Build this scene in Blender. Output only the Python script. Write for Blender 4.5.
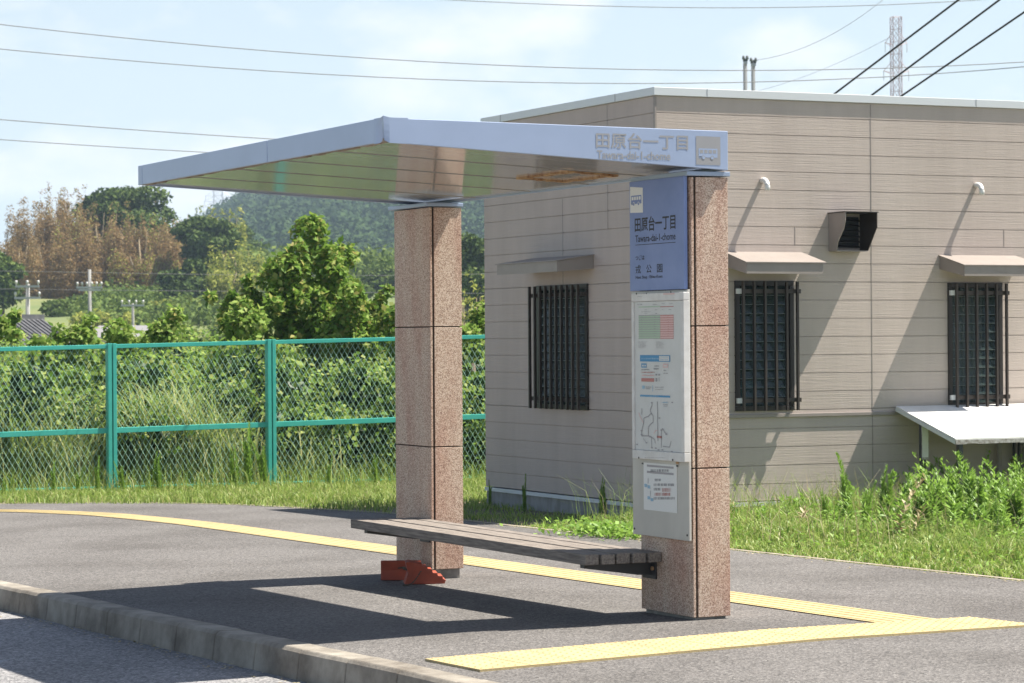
import bpy, bmesh, math, random
import numpy as np
from mathutils import Vector, Matrix
random.seed(7); rng = np.random.default_rng(7)
for o in list(bpy.data.objects): bpy.data.objects.remove(o)
scn = bpy.context.scene
COL = scn.collection
R = math.radians
# ------------------------------------------------------------------ camera
# world frame: +Y runs along the kerb away from the camera, +X from the kerb towards the building, Z up
CAM = np.array([-7.345, -13.064, 1.554]); YAW = 0.4456; PITCH = -0.0009; ROLL = -0.0066; FPX = 2699.77
_c, _s = math.cos(YAW), math.sin(YAW)
Rw = np.array([_c, -_s, 0.0]); Yw = np.array([_s, _c, 0.0]); Zw = np.array([0, 0, 1.0])
Fw = math.cos(PITCH) * Yw + math.sin(PITCH) * Zw
Uw = -math.sin(PITCH) * Yw + math.cos(PITCH) * Zw
Rr = math.cos(ROLL) * Rw + math.sin(ROLL) * Uw
Ur = -math.sin(ROLL) * Rw + math.cos(ROLL) * Uw
cd = bpy.data.cameras.new("camera"); cam = bpy.data.objects.new("camera", cd); COL.objects.link(cam)
cam.matrix_world = Matrix(((Rr[0], Ur[0], -Fw[0], CAM[0]), (Rr[1], Ur[1], -Fw[1], CAM[1]), (Rr[2], Ur[2], -Fw[2], CAM[2]), (0, 0, 0, 1)))
cd.sensor_width = 36; cd.lens = FPX / 1024 * 36; cd.clip_end = 6000; cd.clip_start = 0.1
cd.dof.use_dof = True; cd.dof.focus_distance = 18.0; cd.dof.aperture_fstop = 9
scn.camera = cam
# ------------------------------------------------------------------ light
KX, QY = 0.54, 0.15                      # shadow travel per metre of height
sd = Vector((-KX, QY, -1.0)).normalized()
elev = math.asin(-sd.z)
w = bpy.data.worlds.new("World"); scn.world = w; w.use_nodes = True
nt = w.node_tree; nt.nodes.clear()
out = nt.nodes.new('ShaderNodeOutputWorld'); bg = nt.nodes.new('ShaderNodeBackground')
sky = nt.nodes.new('ShaderNodeTexSky'); sky.sky_type = 'NISHITA'; sky.sun_disc = False
sky.sun_elevation = elev; sky.sun_rotation = math.atan2(KX, -QY); sky.air_density = 1.0; sky.dust_density = 1.6; sky.ozone_density = 1.5
tc = nt.nodes.new('ShaderNodeTexCoord'); mp = nt.nodes.new('ShaderNodeMapping'); mp.inputs['Scale'].default_value = (1, 1, 2.1); mp.inputs['Location'].default_value = (3.1, .4, .25)
nz = nt.nodes.new('ShaderNodeTexNoise'); nz.inputs['Scale'].default_value = 13; nz.inputs['Detail'].default_value = 7; nz.inputs['Roughness'].default_value = .52
rp = nt.nodes.new('ShaderNodeValToRGB'); rp.color_ramp.elements[0].position = .50; rp.color_ramp.elements[1].position = .68
rp.color_ramp.elements[0].color = (0, 0, 0, 1); rp.color_ramp.elements[1].color = (.55, .55, .55, 1)
mx = nt.nodes.new('ShaderNodeMix'); mx.data_type = 'RGBA'; mx.inputs[7].default_value = (9.9, 9.5, 9.4, 1)
L = nt.links
L.new(tc.outputs['Generated'], mp.inputs[0]); L.new(mp.outputs[0], nz.inputs['Vector']); L.new(nz.outputs['Fac'], rp.inputs[0])
sx = nt.nodes.new('ShaderNodeSeparateXYZ'); L.new(tc.outputs['Generated'], sx.inputs[0])
mr = nt.nodes.new('ShaderNodeMapRange'); mr.inputs[1].default_value = .16; mr.inputs[2].default_value = .30; mr.inputs[3].default_value = 1; mr.inputs[4].default_value = 0; L.new(sx.outputs[2], mr.inputs[0])
ml = nt.nodes.new('ShaderNodeMath'); ml.operation = 'MULTIPLY'; L.new(ml.outputs[0], mx.inputs[0]); L.new(rp.outputs[0], ml.inputs[0]); L.new(mr.outputs[0], ml.inputs[1])
vm = nt.nodes.new('ShaderNodeMapRange'); vm.interpolation_type = 'SMOOTHSTEP'; vm.inputs[1].default_value = -.02; vm.inputs[2].default_value = .42; vm.inputs[3].default_value = .80; vm.inputs[4].default_value = 0; L.new(sx.outputs[2], vm.inputs[0])
vx = nt.nodes.new('ShaderNodeMix'); vx.data_type = 'RGBA'; vx.inputs[7].default_value = (7.2, 8.3, 9.0, 1); L.new(vm.outputs[0], vx.inputs[0]); L.new(sky.outputs[0], vx.inputs[6])
L.new(vx.outputs[2], mx.inputs[6]); L.new(mx.outputs[2], bg.inputs[0]); L.new(bg.outputs[0], out.inputs[0])
bg.inputs[1].default_value = 0.056
ld = bpy.data.lights.new("sun", 'SUN'); ld.energy = 5.0; ld.angle = R(.53); ld.color = (1, .94, .85)
sun = bpy.data.objects.new("sun", ld); COL.objects.link(sun); sun.rotation_euler = sd.to_track_quat('-Z', 'Y').to_euler()
vs = scn.view_settings; vs.view_transform = 'Standard'; vs.look = 'None'; vs.gamma = 1; vs.exposure = 1.22; vs.use_curve_mapping = False
scn.render.engine = 'CYCLES'

# ------------------------------------------------------------------ helpers
def ray(px, py):
    return (px - 512) * Rr - (py - 341.5) * Ur + FPX * Fw
def on(axis, k, px, py):                 # where the sight line meets a real plane
    d = ray(px, py); return CAM + (k - CAM[axis]) / d[axis] * d
def far(px, py, D):                      # point at forward distance D
    d = ray(px, py); return CAM + d / FPX * D
def polar(px, D, z=0.0):                 # ground position at distance D in the direction of column px
    p = far(px, 341.5, D); return np.array([p[0], p[1], z])
def gz(x, y):
    return -.012 - .014 * np.clip(y, -40, 25) + .022 * np.clip(x, -3, 0)
def gpt(px, py):
    z = -.012
    for _ in range(25):
        P = on(2, z, px, py); z = float(gz(P[0], P[1]))
    return P

def mat(name, col, rough=.7, metal=0, spec=.5, var=None, scale=8, bump=0, bscale=60, detail=4, vec=None, stretch=None, alpha=1, ramp=(.35, .65), coat=0):
    m = bpy.data.materials.new(name); m.use_nodes = True; t = m.node_tree; b = t.nodes['Principled BSDF']
    b.inputs['Base Color'].default_value = (*col, 1); b.inputs['Roughness'].default_value = rough
    b.inputs['Metallic'].default_value = metal; b.inputs['Specular IOR Level'].default_value = spec
    if coat: b.inputs['Coat Weight'].default_value = coat; b.inputs['Coat Roughness'].default_value = .05
    co = t.nodes.new('ShaderNodeTexCoord'); src = co.outputs['Object']
    if stretch:
        q = t.nodes.new('ShaderNodeMapping'); q.inputs['Scale'].default_value = stretch; t.links.new(src, q.inputs[0]); src = q.outputs[0]
    m['_'] = 0
    if var:
        n = t.nodes.new('ShaderNodeTexNoise'); n.inputs['Scale'].default_value = scale; n.inputs['Detail'].default_value = detail; n.inputs['Roughness'].default_value = .62
        t.links.new(src, n.inputs['Vector'])
        r = t.nodes.new('ShaderNodeValToRGB'); r.color_ramp.elements[0].position = ramp[0]; r.color_ramp.elements[1].position = ramp[1]
        r.color_ramp.elements[0].color = (*col, 1); r.color_ramp.elements[1].color = (*var, 1)
        t.links.new(n.outputs['Fac'], r.inputs[0]); t.links.new(r.outputs[0], b.inputs['Base Color'])
    if bump:
        n2 = t.nodes.new('ShaderNodeTexNoise'); n2.inputs['Scale'].default_value = bscale; n2.inputs['Detail'].default_value = 5
        t.links.new(src, n2.inputs['Vector']); bp = t.nodes.new('ShaderNodeBump'); bp.inputs['Strength'].default_value = 1; bp.inputs['Distance'].default_value = bump
        t.links.new(n2.outputs['Fac'], bp.inputs['Height']); t.links.new(bp.outputs[0], b.inputs['Normal'])
    del m['_']
    return m
def speckle(name, cols, scale, rough=.8, bump=.002, patch=None, pscale=1.2, spec=.3, stretch=None):
    """coarse aggregate: voronoi grains in several colours, with larger faint patches"""
    m = bpy.data.materials.new(name); m.use_nodes = True; t = m.node_tree; b = t.nodes['Principled BSDF']; k = t.links
    b.inputs['Roughness'].default_value = rough; b.inputs['Specular IOR Level'].default_value = spec
    co = t.nodes.new('ShaderNodeTexCoord'); v = t.nodes.new('ShaderNodeTexVoronoi'); v.inputs['Scale'].default_value = scale
    k.new(co.outputs['Object'], v.inputs['Vector'])
    sp = t.nodes.new('ShaderNodeSeparateColor'); k.new(v.outputs['Color'], sp.inputs[0])
    r = t.nodes.new('ShaderNodeValToRGB'); e = r.color_ramp.elements
    e[0].position = 0; e[0].color = (*cols[0], 1); e[1].position = 1; e[1].color = (*cols[-1], 1)
    for i, c in enumerate(cols[1:-1]):
        q = e.new((i + 1) / (len(cols) - 1)); q.color = (*c, 1)
    k.new(sp.outputs[0], r.inputs[0]); last = r.outputs[0]
    if patch:
        n = t.nodes.new('ShaderNodeTexNoise'); n.inputs['Scale'].default_value = pscale; n.inputs['Detail'].default_value = 6; src = co.outputs['Object']
        if stretch:
            q = t.nodes.new('ShaderNodeMapping'); q.inputs['Scale'].default_value = stretch; k.new(src, q.inputs[0]); src = q.outputs[0]
        k.new(src, n.inputs['Vector'])
        r2 = t.nodes.new('ShaderNodeValToRGB'); r2.color_ramp.elements[0].position = .4; r2.color_ramp.elements[1].position = .68
        r2.color_ramp.elements[0].color = (1, 1, 1, 1); r2.color_ramp.elements[1].color = (*patch, 1); k.new(n.outputs['Fac'], r2.inputs[0])
        mm = t.nodes.new('ShaderNodeMix'); mm.data_type = 'RGBA'; mm.blend_type = 'MULTIPLY'; mm.inputs[0].default_value = 1
        k.new(last, mm.inputs[6]); k.new(r2.outputs[0], mm.inputs[7]); last = mm.outputs[2]
    k.new(last, b.inputs['Base Color'])
    bp = t.nodes.new('ShaderNodeBump'); bp.inputs['Strength'].default_value = .7; bp.inputs['Distance'].default_value = bump
    k.new(v.outputs['Distance'], bp.inputs['Height']); k.new(bp.outputs[0], b.inputs['Normal'])
    return m
def leafmat(name, cols, trans=.35, rough=.5, spec=.35):
    m = bpy.data.materials.new(name); m.use_nodes = True; t = m.node_tree; b = t.nodes['Principled BSDF']; k = t.links
    b.inputs['Roughness'].default_value = rough; b.inputs['Specular IOR Level'].default_value = spec
    g = t.nodes.new('ShaderNodeNewGeometry'); r = t.nodes.new('ShaderNodeValToRGB'); e = r.color_ramp.elements
    e[0].position = 0; e[0].color = (*cols[0], 1); e[1].position = 1; e[1].color = (*cols[-1], 1)
    for i, c in enumerate(cols[1:-1]):
        q = e.new((i + 1) / (len(cols) - 1)); q.color = (*c, 1)
    k.new(g.outputs['Random Per Island'], r.inputs[0]); k.new(r.outputs[0], b.inputs['Base Color'])
    tr = t.nodes.new('ShaderNodeBsdfTranslucent'); k.new(r.outputs[0], tr.inputs[0])
    ms = t.nodes.new('ShaderNodeMixShader'); ms.inputs[0].default_value = trans
    k.new(b.outputs[0], ms.inputs[1]); k.new(tr.outputs[0], ms.inputs[2]); k.new(ms.outputs[0], t.nodes['Material Output'].inputs[0])
    return m

class MB:
    """collects geometry (several materials allowed) and links it as ONE mesh object"""
    def __init__(s): s.v = []; s.f = []; s.m = []; s.mats = []
    def mi(s, m):
        if m not in s.mats: s.mats.append(m)
        return s.mats.index(m)
    def add(s, vs, fs, m):
        k = len(s.v); i = s.mi(m); s.v += [tuple(p) for p in vs]; s.f += [tuple(a + k for a in f) for f in fs]; s.m += [i] * len(fs)
    def box(s, x0, x1, y0, y1, z0, z1, m, M=None):
        v = [(x, y, z) for x in (x0, x1) for y in (y0, y1) for z in (z0, z1)]
        if M is not None: v = [tuple(M @ Vector(p)) for p in v]
        s.add(v, [(0, 1, 3, 2), (4, 6, 7, 5), (0, 4, 5, 1), (2, 3, 7, 6), (0, 2, 6, 4), (1, 5, 7, 3)], m)
    def hexa(s, v, m):   # 4 bottom + 4 top corners
        s.add(v, [(3, 2, 1, 0), (4, 5, 6, 7), (0, 1, 5, 4), (1, 2, 6, 5), (2, 3, 7, 6), (3, 0, 4, 7)], m)
    def prism(s, poly, off, m):   # polygon of 3D points, extruded by off
        n = len(poly); off = np.array(off); a = [np.array(p, float) for p in poly]
        s.add(a + [p + off for p in a], [tuple(range(n))[::-1], tuple(range(n, 2 * n))] + [(i, (i + 1) % n, n + (i + 1) % n, n + i) for i in range(n)], m)
    def tube(s, pts, r, m, n=6, caps=True):
        pts = [np.array(p, float) for p in pts]; N = len(pts); rs = r if hasattr(r, '__len__') else [r] * N; vs = []
        for i, p in enumerate(pts):
            d = pts[min(i + 1, N - 1)] - pts[max(i - 1, 0)]; d = d / (np.linalg.norm(d) + 1e-9)
            a = np.cross(d, (0, 0, 1) if abs(d[2]) < .95 else (1, 0, 0)); a = a / np.linalg.norm(a); b = np.cross(d, a)
            for j in range(n):
                t = 2 * math.pi * j / n; vs.append(p + rs[i] * (math.cos(t) * a + math.sin(t) * b))
        fs = [(i * n + j, i * n + (j + 1) % n, (i + 1) * n + (j + 1) % n, (i + 1) * n + j) for i in range(N - 1) for j in range(n)]
        if caps: fs += [tuple(range(n))[::-1], tuple((N - 1) * n + j for j in range(n))]
        s.add(vs, fs, m)
    def build(s, name, parent=None, smooth=False, bevel=0, loc=None):
        me = bpy.data.meshes.new(name); me.from_pydata(s.v, [], s.f)
        for m in s.mats: me.materials.append(m)
        me.polygons.foreach_set('material_index', s.m); me.update()
        if smooth: me.polygons.foreach_set('use_smooth', [True] * len(me.polygons))
        o = bpy.data.objects.new(name, me); COL.objects.link(o)
        if parent is not None: o.parent = parent
        if loc is not None: o.location = loc
        if bevel:
            b = o.modifiers.new('bevel', 'BEVEL'); b.width = bevel; b.segments = 2; b.limit_method = 'ANGLE'; b.angle_limit = R(40)
        return o
def tag(o, label=None, cat=None, group=None, kind=None):
    if label: o['label'] = label
    if cat: o['category'] = cat
    if group: o['group'] = group
    if kind: o['kind'] = kind
    return o
def thing(name, label, cat, loc=(0, 0, 0), group=None):
    o = bpy.data.objects.new(name, None); COL.objects.link(o); o.location = loc; o.empty_display_size = .2
    return tag(o, label, cat, group)
def npmesh(name, V, F, mats, mi=None, parent=None, loc=None):
    """V (n,3), F (m,k) all faces of the same size k"""
    me = bpy.data.meshes.new(name); me.vertices.add(len(V)); me.vertices.foreach_set('co', np.asarray(V, np.float32).ravel())
    m, k = F.shape; me.loops.add(m * k); me.loops.foreach_set('vertex_index', F.astype(np.int32).ravel())
    me.polygons.add(m); me.polygons.foreach_set('loop_start', np.arange(0, m * k, k, dtype=np.int32)); me.polygons.foreach_set('loop_total', np.full(m, k, np.int32))
    for q in mats: me.materials.append(q)
    if mi is not None: me.polygons.foreach_set('material_index', np.asarray(mi, np.int32))
    me.update(calc_edges=True); me.validate()
    o = bpy.data.objects.new(name, me); COL.objects.link(o)
    if parent is not None: o.parent = parent
    if loc is not None: o.location = loc
    return o
def unit(a): return a / (np.linalg.norm(a, axis=-1, keepdims=True) + 1e-9)
def leafquads(P, size, aspect=.55, up=.4, outward=None, droop=0.):
    """one pointed leaf (4-gon) per point; returns V,F"""
    n = len(P); nr = unit(rng.normal(size=(n, 3)) + np.array([0, 0, up * 2]) + (0 if outward is None else outward * 1.1))
    d = unit(np.cross(nr, rng.normal(size=(n, 3)))); d[:, 2] -= droop; d = unit(d); sd_ = unit(np.cross(nr, d))
    s = (size * rng.uniform(.6, 1.35, n))[:, None] if np.isscalar(size) else size[:, None]
    a = P; b = P + d * s * .45 + sd_ * s * aspect * .5; c = P + d * s - nr * s * .12; e = P + d * s * .45 - sd_ * s * aspect * .5
    V = np.stack([a, b, c, e], 1).reshape(-1, 3); return V, np.arange(4 * n).reshape(n, 4)
def blades(B, h, wd, lean=.35, wind=None):
    """grass blades: two stacked quads, tip closed; returns V,F"""
    n = len(B); az = rng.uniform(0, 2 * math.pi, n); dirv = np.stack([np.cos(az), np.sin(az), np.zeros(n)], 1)
    ln = (rng.uniform(.1, 1, n) * lean * 2)[:, None] * h[:, None]
    fa = rng.uniform(0, math.pi, n); sdv = np.stack([np.cos(fa), np.sin(fa), np.zeros(n)], 1) * (wd * .5)[:, None]
    up = np.zeros((n, 3)); up[:, 2] = 1
    p0 = B; p1 = B + up * h[:, None] * .55 + dirv * ln * .25; p2 = B + up * h[:, None] * (1 - .25 * np.abs(ln / h[:, None])) + dirv * ln
    V = np.stack([p0 - sdv, p0 + sdv, p1 + sdv * .8, p1 - sdv * .8, p2 + sdv * .15, p2 - sdv * .15], 1).reshape(-1, 3)
    k = np.arange(n)[:, None] * 6; F = np.concatenate([k + np.array([0, 1, 2, 3]), k + np.array([3, 2, 4, 5])], 0)
    return V, F
def join(parts):
    Vs, Fs, Ms, k = [], [], [], 0
    for V, F, m in parts:
        Vs.append(V); Fs.append(F + k); Ms.append(np.full(len(F), m)); k += len(V)
    return np.concatenate(Vs), np.concatenate(Fs), np.concatenate(Ms)
def copy_tree(o, parent=None):
    c = o.copy(); COL.objects.link(c)
    if parent is not None: c.parent = parent
    for ch in list(o.children): copy_tree(ch, c)
    return c
def text_mesh(body, bold=0.0):
    cu = bpy.data.curves.new('txt', 'FONT'); cu.body = body; cu.size = 1; cu.offset = bold; cu.resolution_u = 3
    o = bpy.data.objects.new('txt', cu); COL.objects.link(o); dg = bpy.context.evaluated_depsgraph_get(); dg.update()
    me = bpy.data.meshes.new_from_object(o.evaluated_get(dg)); V = np.array([v.co[:] for v in me.vertices]); F = [tuple(p.vertices) for p in me.polygons]
    bpy.data.objects.remove(o); return V, F
def put_text(mb, body, corner, ax, w_, h_, m, bold=0.0):
    """fit text into a rectangle: corner = bottom-left, ax = reading direction"""
    V, F = text_mesh(body, bold)
    if not len(V): return
    lo, hi = V.min(0), V.max(0); ax = np.array(ax, float); q = []
    for p in V: q.append(np.array(corner) + ax * (p[0] - lo[0]) / (hi[0] - lo[0]) * w_ + Zw * (p[1] - lo[1]) / max(hi[1] - lo[1], 1e-6) * h_)
    mb.add(q, F, m)

# ------------------------------------------------------------------ materials
M = {}
M['asphalt'] = speckle('sidewalk_asphalt', [(.07, .066, .062), (.115, .108, .102), (.145, .136, .128), (.215, .203, .19)], 88, .9, .004, (.72, .71, .70), .8)
M['road'] = speckle('road_asphalt', [(.12, .12, .122), (.19, .187, .19), (.25, .245, .245), (.40, .39, .38)], 75, .9, .004, (.8, .8, .8), 1.0)
M['kerb'] = mat('kerb_concrete', (.32, .29, .24), .9, var=(.14, .12, .095), scale=3.4, bump=.003, bscale=50, detail=8)
M['joint'] = mat('dark_joint', (.05, .035, .025), .95)
M['seam'] = mat('seam_grey', (.24, .225, .21), .6)
M['edging'] = mat('edging', (.36, .31, .25), .9, var=(.22, .18, .14), scale=6)
M['yellow'] = mat('yellow_tile', (.49, .385, .185), .8, var=(.36, .275, .14), scale=3.2, bump=.001, bscale=120, detail=8, ramp=(.44, .78))
M['granite'] = speckle('granite', [(.24, .155, .115), (.43, .305, .225), (.58, .45, .345), (.68, .57, .46)], 200, .6, .0006, (.86, .72, .70), 2.2, stretch=(3, 3, .7))
M['plinth'] = mat('plinth_concrete', (.30, .28, .25), .9, var=(.16, .15, .13), scale=9)
M['fascia'] = mat('blue_metal', (.34, .41, .55), .38, .25, var=(.31, .375, .505), scale=3, detail=6)
M['fascia_cap'] = mat('blue_cap', (.30, .36, .46), .4, .4)
M['rust'] = mat('rust', (.20, .085, .03), .9, var=(.50, .33, .17), scale=22, bump=.004, bscale=50)
M['lip'] = mat('rusty_lip', (.16, .11, .075), .8, var=(.36, .30, .24), scale=18)
M['darkmetal'] = mat('dark_metal', (.05, .05, .052), .5, .3)
M['wood'] = mat('grey_wood', (.12, .10, .085), .85, var=(.27, .235, .20), scale=14, bump=.002, bscale=60, stretch=(6, .35, 6), detail=7)
M['woodend'] = mat('wood_end', (.07, .06, .052), .9, var=(.12, .10, .09), scale=30)
M['signblue'] = mat('sign_blue', (.15, .215, .42), .45, var=(.19, .255, .47), scale=3)
M['ink'] = mat('sign_ink', (.02, .022, .028), .6)
M['signwhite'] = mat('sign_white', (.68, .69, .66), .5)
M['lettergrey'] = mat('letter_grey', (.30, .30, .305), .5, .1)
M['panel'] = mat('panel_grey', (.50, .49, .45), .4, .1, var=(.42, .41, .375), scale=3, stretch=(1, 1, .4))
M['case'] = mat('case_white', (.66, .655, .63), .4, var=(.55, .54, .51), scale=9)
M['paper'] = mat('poster_paper', (.60, .61, .58), .5, var=(.55, .56, .53), scale=4)
M['greytext'] = mat('print_grey', (.30, .30, .30), .7); M['greenprint'] = mat('print_green', (.40, .52, .38), .7)
M['pinkprint'] = mat('print_pink', (.66, .45, .42), .7); M['redprint'] = mat('print_red', (.46, .20, .17), .7)
M['blueprint'] = mat('print_blue', (.08, .27, .46), .7); M['lightblue'] = mat('print_light_blue', (.30, .47, .58), .7)
M['maptext'] = mat('print_map', (.34, .33, .33), .7)
M['frame'] = mat('bronze_frame', (.025, .020, .016), .4, .2)
M['bars'] = mat('bronze_bars', (.045, .034, .027), .45, .2)
M['bracket'] = mat('white_plastic', (.6, .6, .58), .5)
M['awning'] = mat('awning_taupe', (.29, .25, .222), .5, .1, var=(.26, .225, .20), scale=5)
M['foundation'] = mat('foundation_concrete', (.30, .30, .295), .9, var=(.20, .195, .18), scale=4, stretch=(2, 2, .8))
M['flash'] = mat('flashing_white', (.62, .64, .66), .4)
M['parapet'] = mat('parapet_metal', (.60, .62, .62), .38, .15)
M['pipe'] = mat('white_pipe', (.72, .71, .68), .4)
M['whiteroof'] = mat('white_sheet', (.80, .80, .77), .45, var=(.66, .66, .62), scale=3)
M['rustedge'] = mat('sheet_edge', (.22, .19, .16), .8, var=(.5, .49, .46), scale=24)
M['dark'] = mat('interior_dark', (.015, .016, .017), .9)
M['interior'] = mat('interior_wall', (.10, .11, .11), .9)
M['curtain'] = mat('curtain', (.55, .57, .53), .9, var=(.38, .40, .38), scale=9, stretch=(5, 5, .1))
M['teal'] = mat('teal_plastic', (.03, .33, .33), .4)
M['green'] = mat('fence_green', (.05, .40, .33), .42, var=(.065, .44, .365), scale=6)
M['wire'] = mat('fence_wire', (.38, .60, .48), .35, .1)  # base lightened so the colour carries the sun glint on the wires
M['concrete'] = mat('pole_concrete', (.27, .265, .25), .85)
M['steel'] = mat('galvanised', (.36, .37, .38), .5, .4)
M['polegrey'] = mat('pole_grey', (.13, .14, .14), .8)
M['ceramic'] = mat('insulator', (.5, .5, .48), .4)
M['redwhite'] = mat('pylon_red', (.42, .27, .25), .6)
M['cable'] = mat('cable_grey', (.22, .21, .21), .6); M['cableblack'] = mat('cable_black', (.012, .012, .013), .6)
M['chock'] = mat('orange_rubber', (.36, .065, .028), .7, var=(.26, .05, .025), scale=12)
M['chain'] = mat('chain', (.10, .085, .06), .6, .5)
M['rooftile'] = mat('roof_tile_grey', (.085, .085, .09), .7, var=(.13, .13, .135), scale=6); M['rooflight'] = mat('roof_light', (.22, .21, .205), .6)
M['plaster'] = mat('plaster', (.5, .48, .44), .9)
M['soil'] = mat('soil', (.11, .10, .055), .95, var=(.16, .135, .08), scale=1.5, bump=.02, bscale=14)
M['terrain'] = mat('meadow', (.10, .14, .04), .95, var=(.17, .18, .06), scale=.06, detail=8)
M['hillsoil'] = mat('hill_floor', (.020, .030, .015), .95)
M['bark'] = mat('bark', (.10, .08, .06), .95, var=(.16, .13, .10), scale=4)
M['cane'] = mat('bamboo_cane', (.22, .17, .09), .7)
M['grass'] = leafmat('grass_blades', [(.14, .22, .035), (.22, .33, .06), (.31, .41, .095), (.42, .42, .17)], .4)
M['weed'] = leafmat('weed_leaves', [(.13, .24, .035), (.21, .36, .055), (.31, .47, .09)], .4)
M['weeddry'] = leafmat('dry_stems', [(.34, .26, .13), (.5, .44, .27)], .3)
M['kudzu'] = leafmat('broad_leaves', [(.10, .19, .03), (.18, .29, .05), (.26, .37, .075), (.38, .42, .14)], .4, .6, .12)
M['shrub'] = leafmat('shrub_leaves', [(.09, .17, .025), (.15, .26, .04), (.24, .36, .06), (.36, .32, .10)], .38, .55, .15)
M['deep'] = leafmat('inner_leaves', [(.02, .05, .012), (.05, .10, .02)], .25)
M['reed'] = leafmat('reed_blades', [(.16, .24, .06), (.30, .38, .11), (.50, .50, .25)], .4)
M['brownleaf'] = leafmat('brown_leaves', [(.21, .135, .06), (.27, .18, .08), (.33, .225, .105), (.24, .20, .085)], .35, .7, .1)
M['yellowleaf'] = leafmat('yellow_leaves', [(.24, .28, .04), (.36, .38, .08), (.46, .46, .13)], .35, .7, .1)
M['darkleaf'] = leafmat('dark_leaves', [(.035, .065, .016), (.065, .105, .025), (.11, .155, .04)], .2, .7, .1)
M['midleaf'] = leafmat('mid_leaves', [(.06, .10, .022), (.11, .165, .035), (.17, .22, .055)], .25, .7, .1)
M['hillleaf'] = leafmat('hill_leaves', [(.025, .05, .02), (.045, .08, .028), (.07, .11, .035)], .15, .8, .05)
# mirror-like painted soffit
M['soffit'] = mat('soffit_gloss', (.50, .485, .47), .11, 0.0, .5, var=(.44, .41, .385), scale=2.2, bump=.0006, bscale=5, stretch=(.4, 2.5, 1))
# siding: fibre cement with fine horizontal ribs
def siding():
    m = mat('siding', (.475, .405, .353), .8, var=(.435, .368, .32), scale=3, stretch=(1.6, 1.6, .25), detail=6)
    t = m.node_tree; k = t.links; b = t.nodes['Principled BSDF']
    co = t.nodes.new('ShaderNodeTexCoord'); q = t.nodes.new('ShaderNodeMapping'); q.inputs['Scale'].default_value = (1.4, 1.4, 55)
    k.new(co.outputs['Object'], q.inputs[0]); n = t.nodes.new('ShaderNodeTexNoise'); n.inputs['Scale'].default_value = 2.2; n.inputs['Detail'].default_value = 6
    k.new(q.outputs[0], n.inputs['Vector']); n2 = t.nodes.new('ShaderNodeTexNoise'); n2.inputs['Scale'].default_value = 55; n2.inputs['Detail'].default_value = 4
    k.new(co.outputs['Object'], n2.inputs['Vector'])
    a = t.nodes.new('ShaderNodeMath'); a.operation = 'MULTIPLY_ADD'; a.inputs[1].default_value = .35; k.new(n2.outputs['Fac'], a.inputs[0]); k.new(n.outputs['Fac'], a.inputs[2])
    bp = t.nodes.new('ShaderNodeBump'); bp.inputs['Strength'].default_value = 1; bp.inputs['Distance'].default_value = .0017
    k.new(a.outputs[0], bp.inputs['Height']); k.new(bp.outputs[0], b.inputs['Normal']); return m
M['siding'] = siding()
def glass():
    m = bpy.data.materials.new('louvre_glass'); m.use_nodes = True; b = m.node_tree.nodes['Principled BSDF']
    b.inputs['Base Color'].default_value = (.05, .075, .07, 1); b.inputs['Roughness'].default_value = .15; b.inputs['Alpha'].default_value = .55; return m
M['glass'] = glass(); M['glassedge'] = mat('glass_edge', (.10, .12, .11), .4)

# ------------------------------------------------------------------ setting: ground
def catmull(P, n):
    P = np.array(P, float); out_ = []
    for i in range(len(P) - 1):
        p0, p1, p2, p3 = P[max(i - 1, 0)], P[i], P[i + 1], P[min(i + 2, len(P) - 1)]
        for t in np.linspace(0, 1, n, endpoint=False):
            out_.append(.5 * ((2 * p1) + (-p0 + p2) * t + (2 * p0 - 5 * p1 + 4 * p2 - p3) * t * t + (-p0 + 3 * p1 - 3 * p2 + p3) * t ** 3))
    out_.append(P[-1]); return np.array(out_)
KL = [(-1.7, -24), (-1.9, -10), (-1.99, -4), (-2.12, 0), (-2.235, 3), (-2.35, 6), (-2.50, 8), (-2.95, 9.6), (-3.9, 10.9), (-5.4, 11.8), (-7.5, 12.3), (-15, 12.8), (-40, 13)]
VR = [(3.12, -24), (3.12, -10), (3.12, -4), (3.12, 0), (3.12, 3), (3.13, 6), (3.16, 9), (3.17, 11.2), (2.95, 12.6), (2.3, 14.9), (.45, 16.5), (-5, 17.6), (-40, 18.2)]
OUT = [(30, -24), (30, -10), (30, -4), (30, 0), (30, 3), (30, 6), (30, 9), (30, 14), (20, 21.5), (8, 22), (2, 22), (-6, 22), (-40, 22)]
kl, vr, ou = catmull(KL, 12), catmull(VR, 12), catmull(OUT, 12)
def strip(name, A, B, nx, m, dz=0, fz=None):
    V = []; n = len(A)
    for i in range(n):
        for j in range(nx + 1):
            p = A[i] + (B[i] - A[i]) * j / nx; V.append((p[0], p[1], (fz or gz)(p[0], p[1]) + dz))
    F = np.array([(i * (nx + 1) + j, i * (nx + 1) + j + 1, (i + 1) * (nx + 1) + j + 1, (i + 1) * (nx + 1) + j) for i in range(n - 1) for j in range(nx)])
    o = npmesh(name, np.array(V), F, [m]); return tag(o, kind='structure')
strip('sidewalk', kl, vr, 24, M['asphalt'])
nrm = lambda A: unit(np.stack([(np.gradient(A[:, 1])), -np.gradient(A[:, 0])], 1))      # to the right of travel
ve2 = vr + nrm(vr) * .05
strip('sidewalk_edging', vr, ve2, 1, M['edging'], .006)
strip('verge', ve2, ou, 16, M['soil'], -.012)
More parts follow.
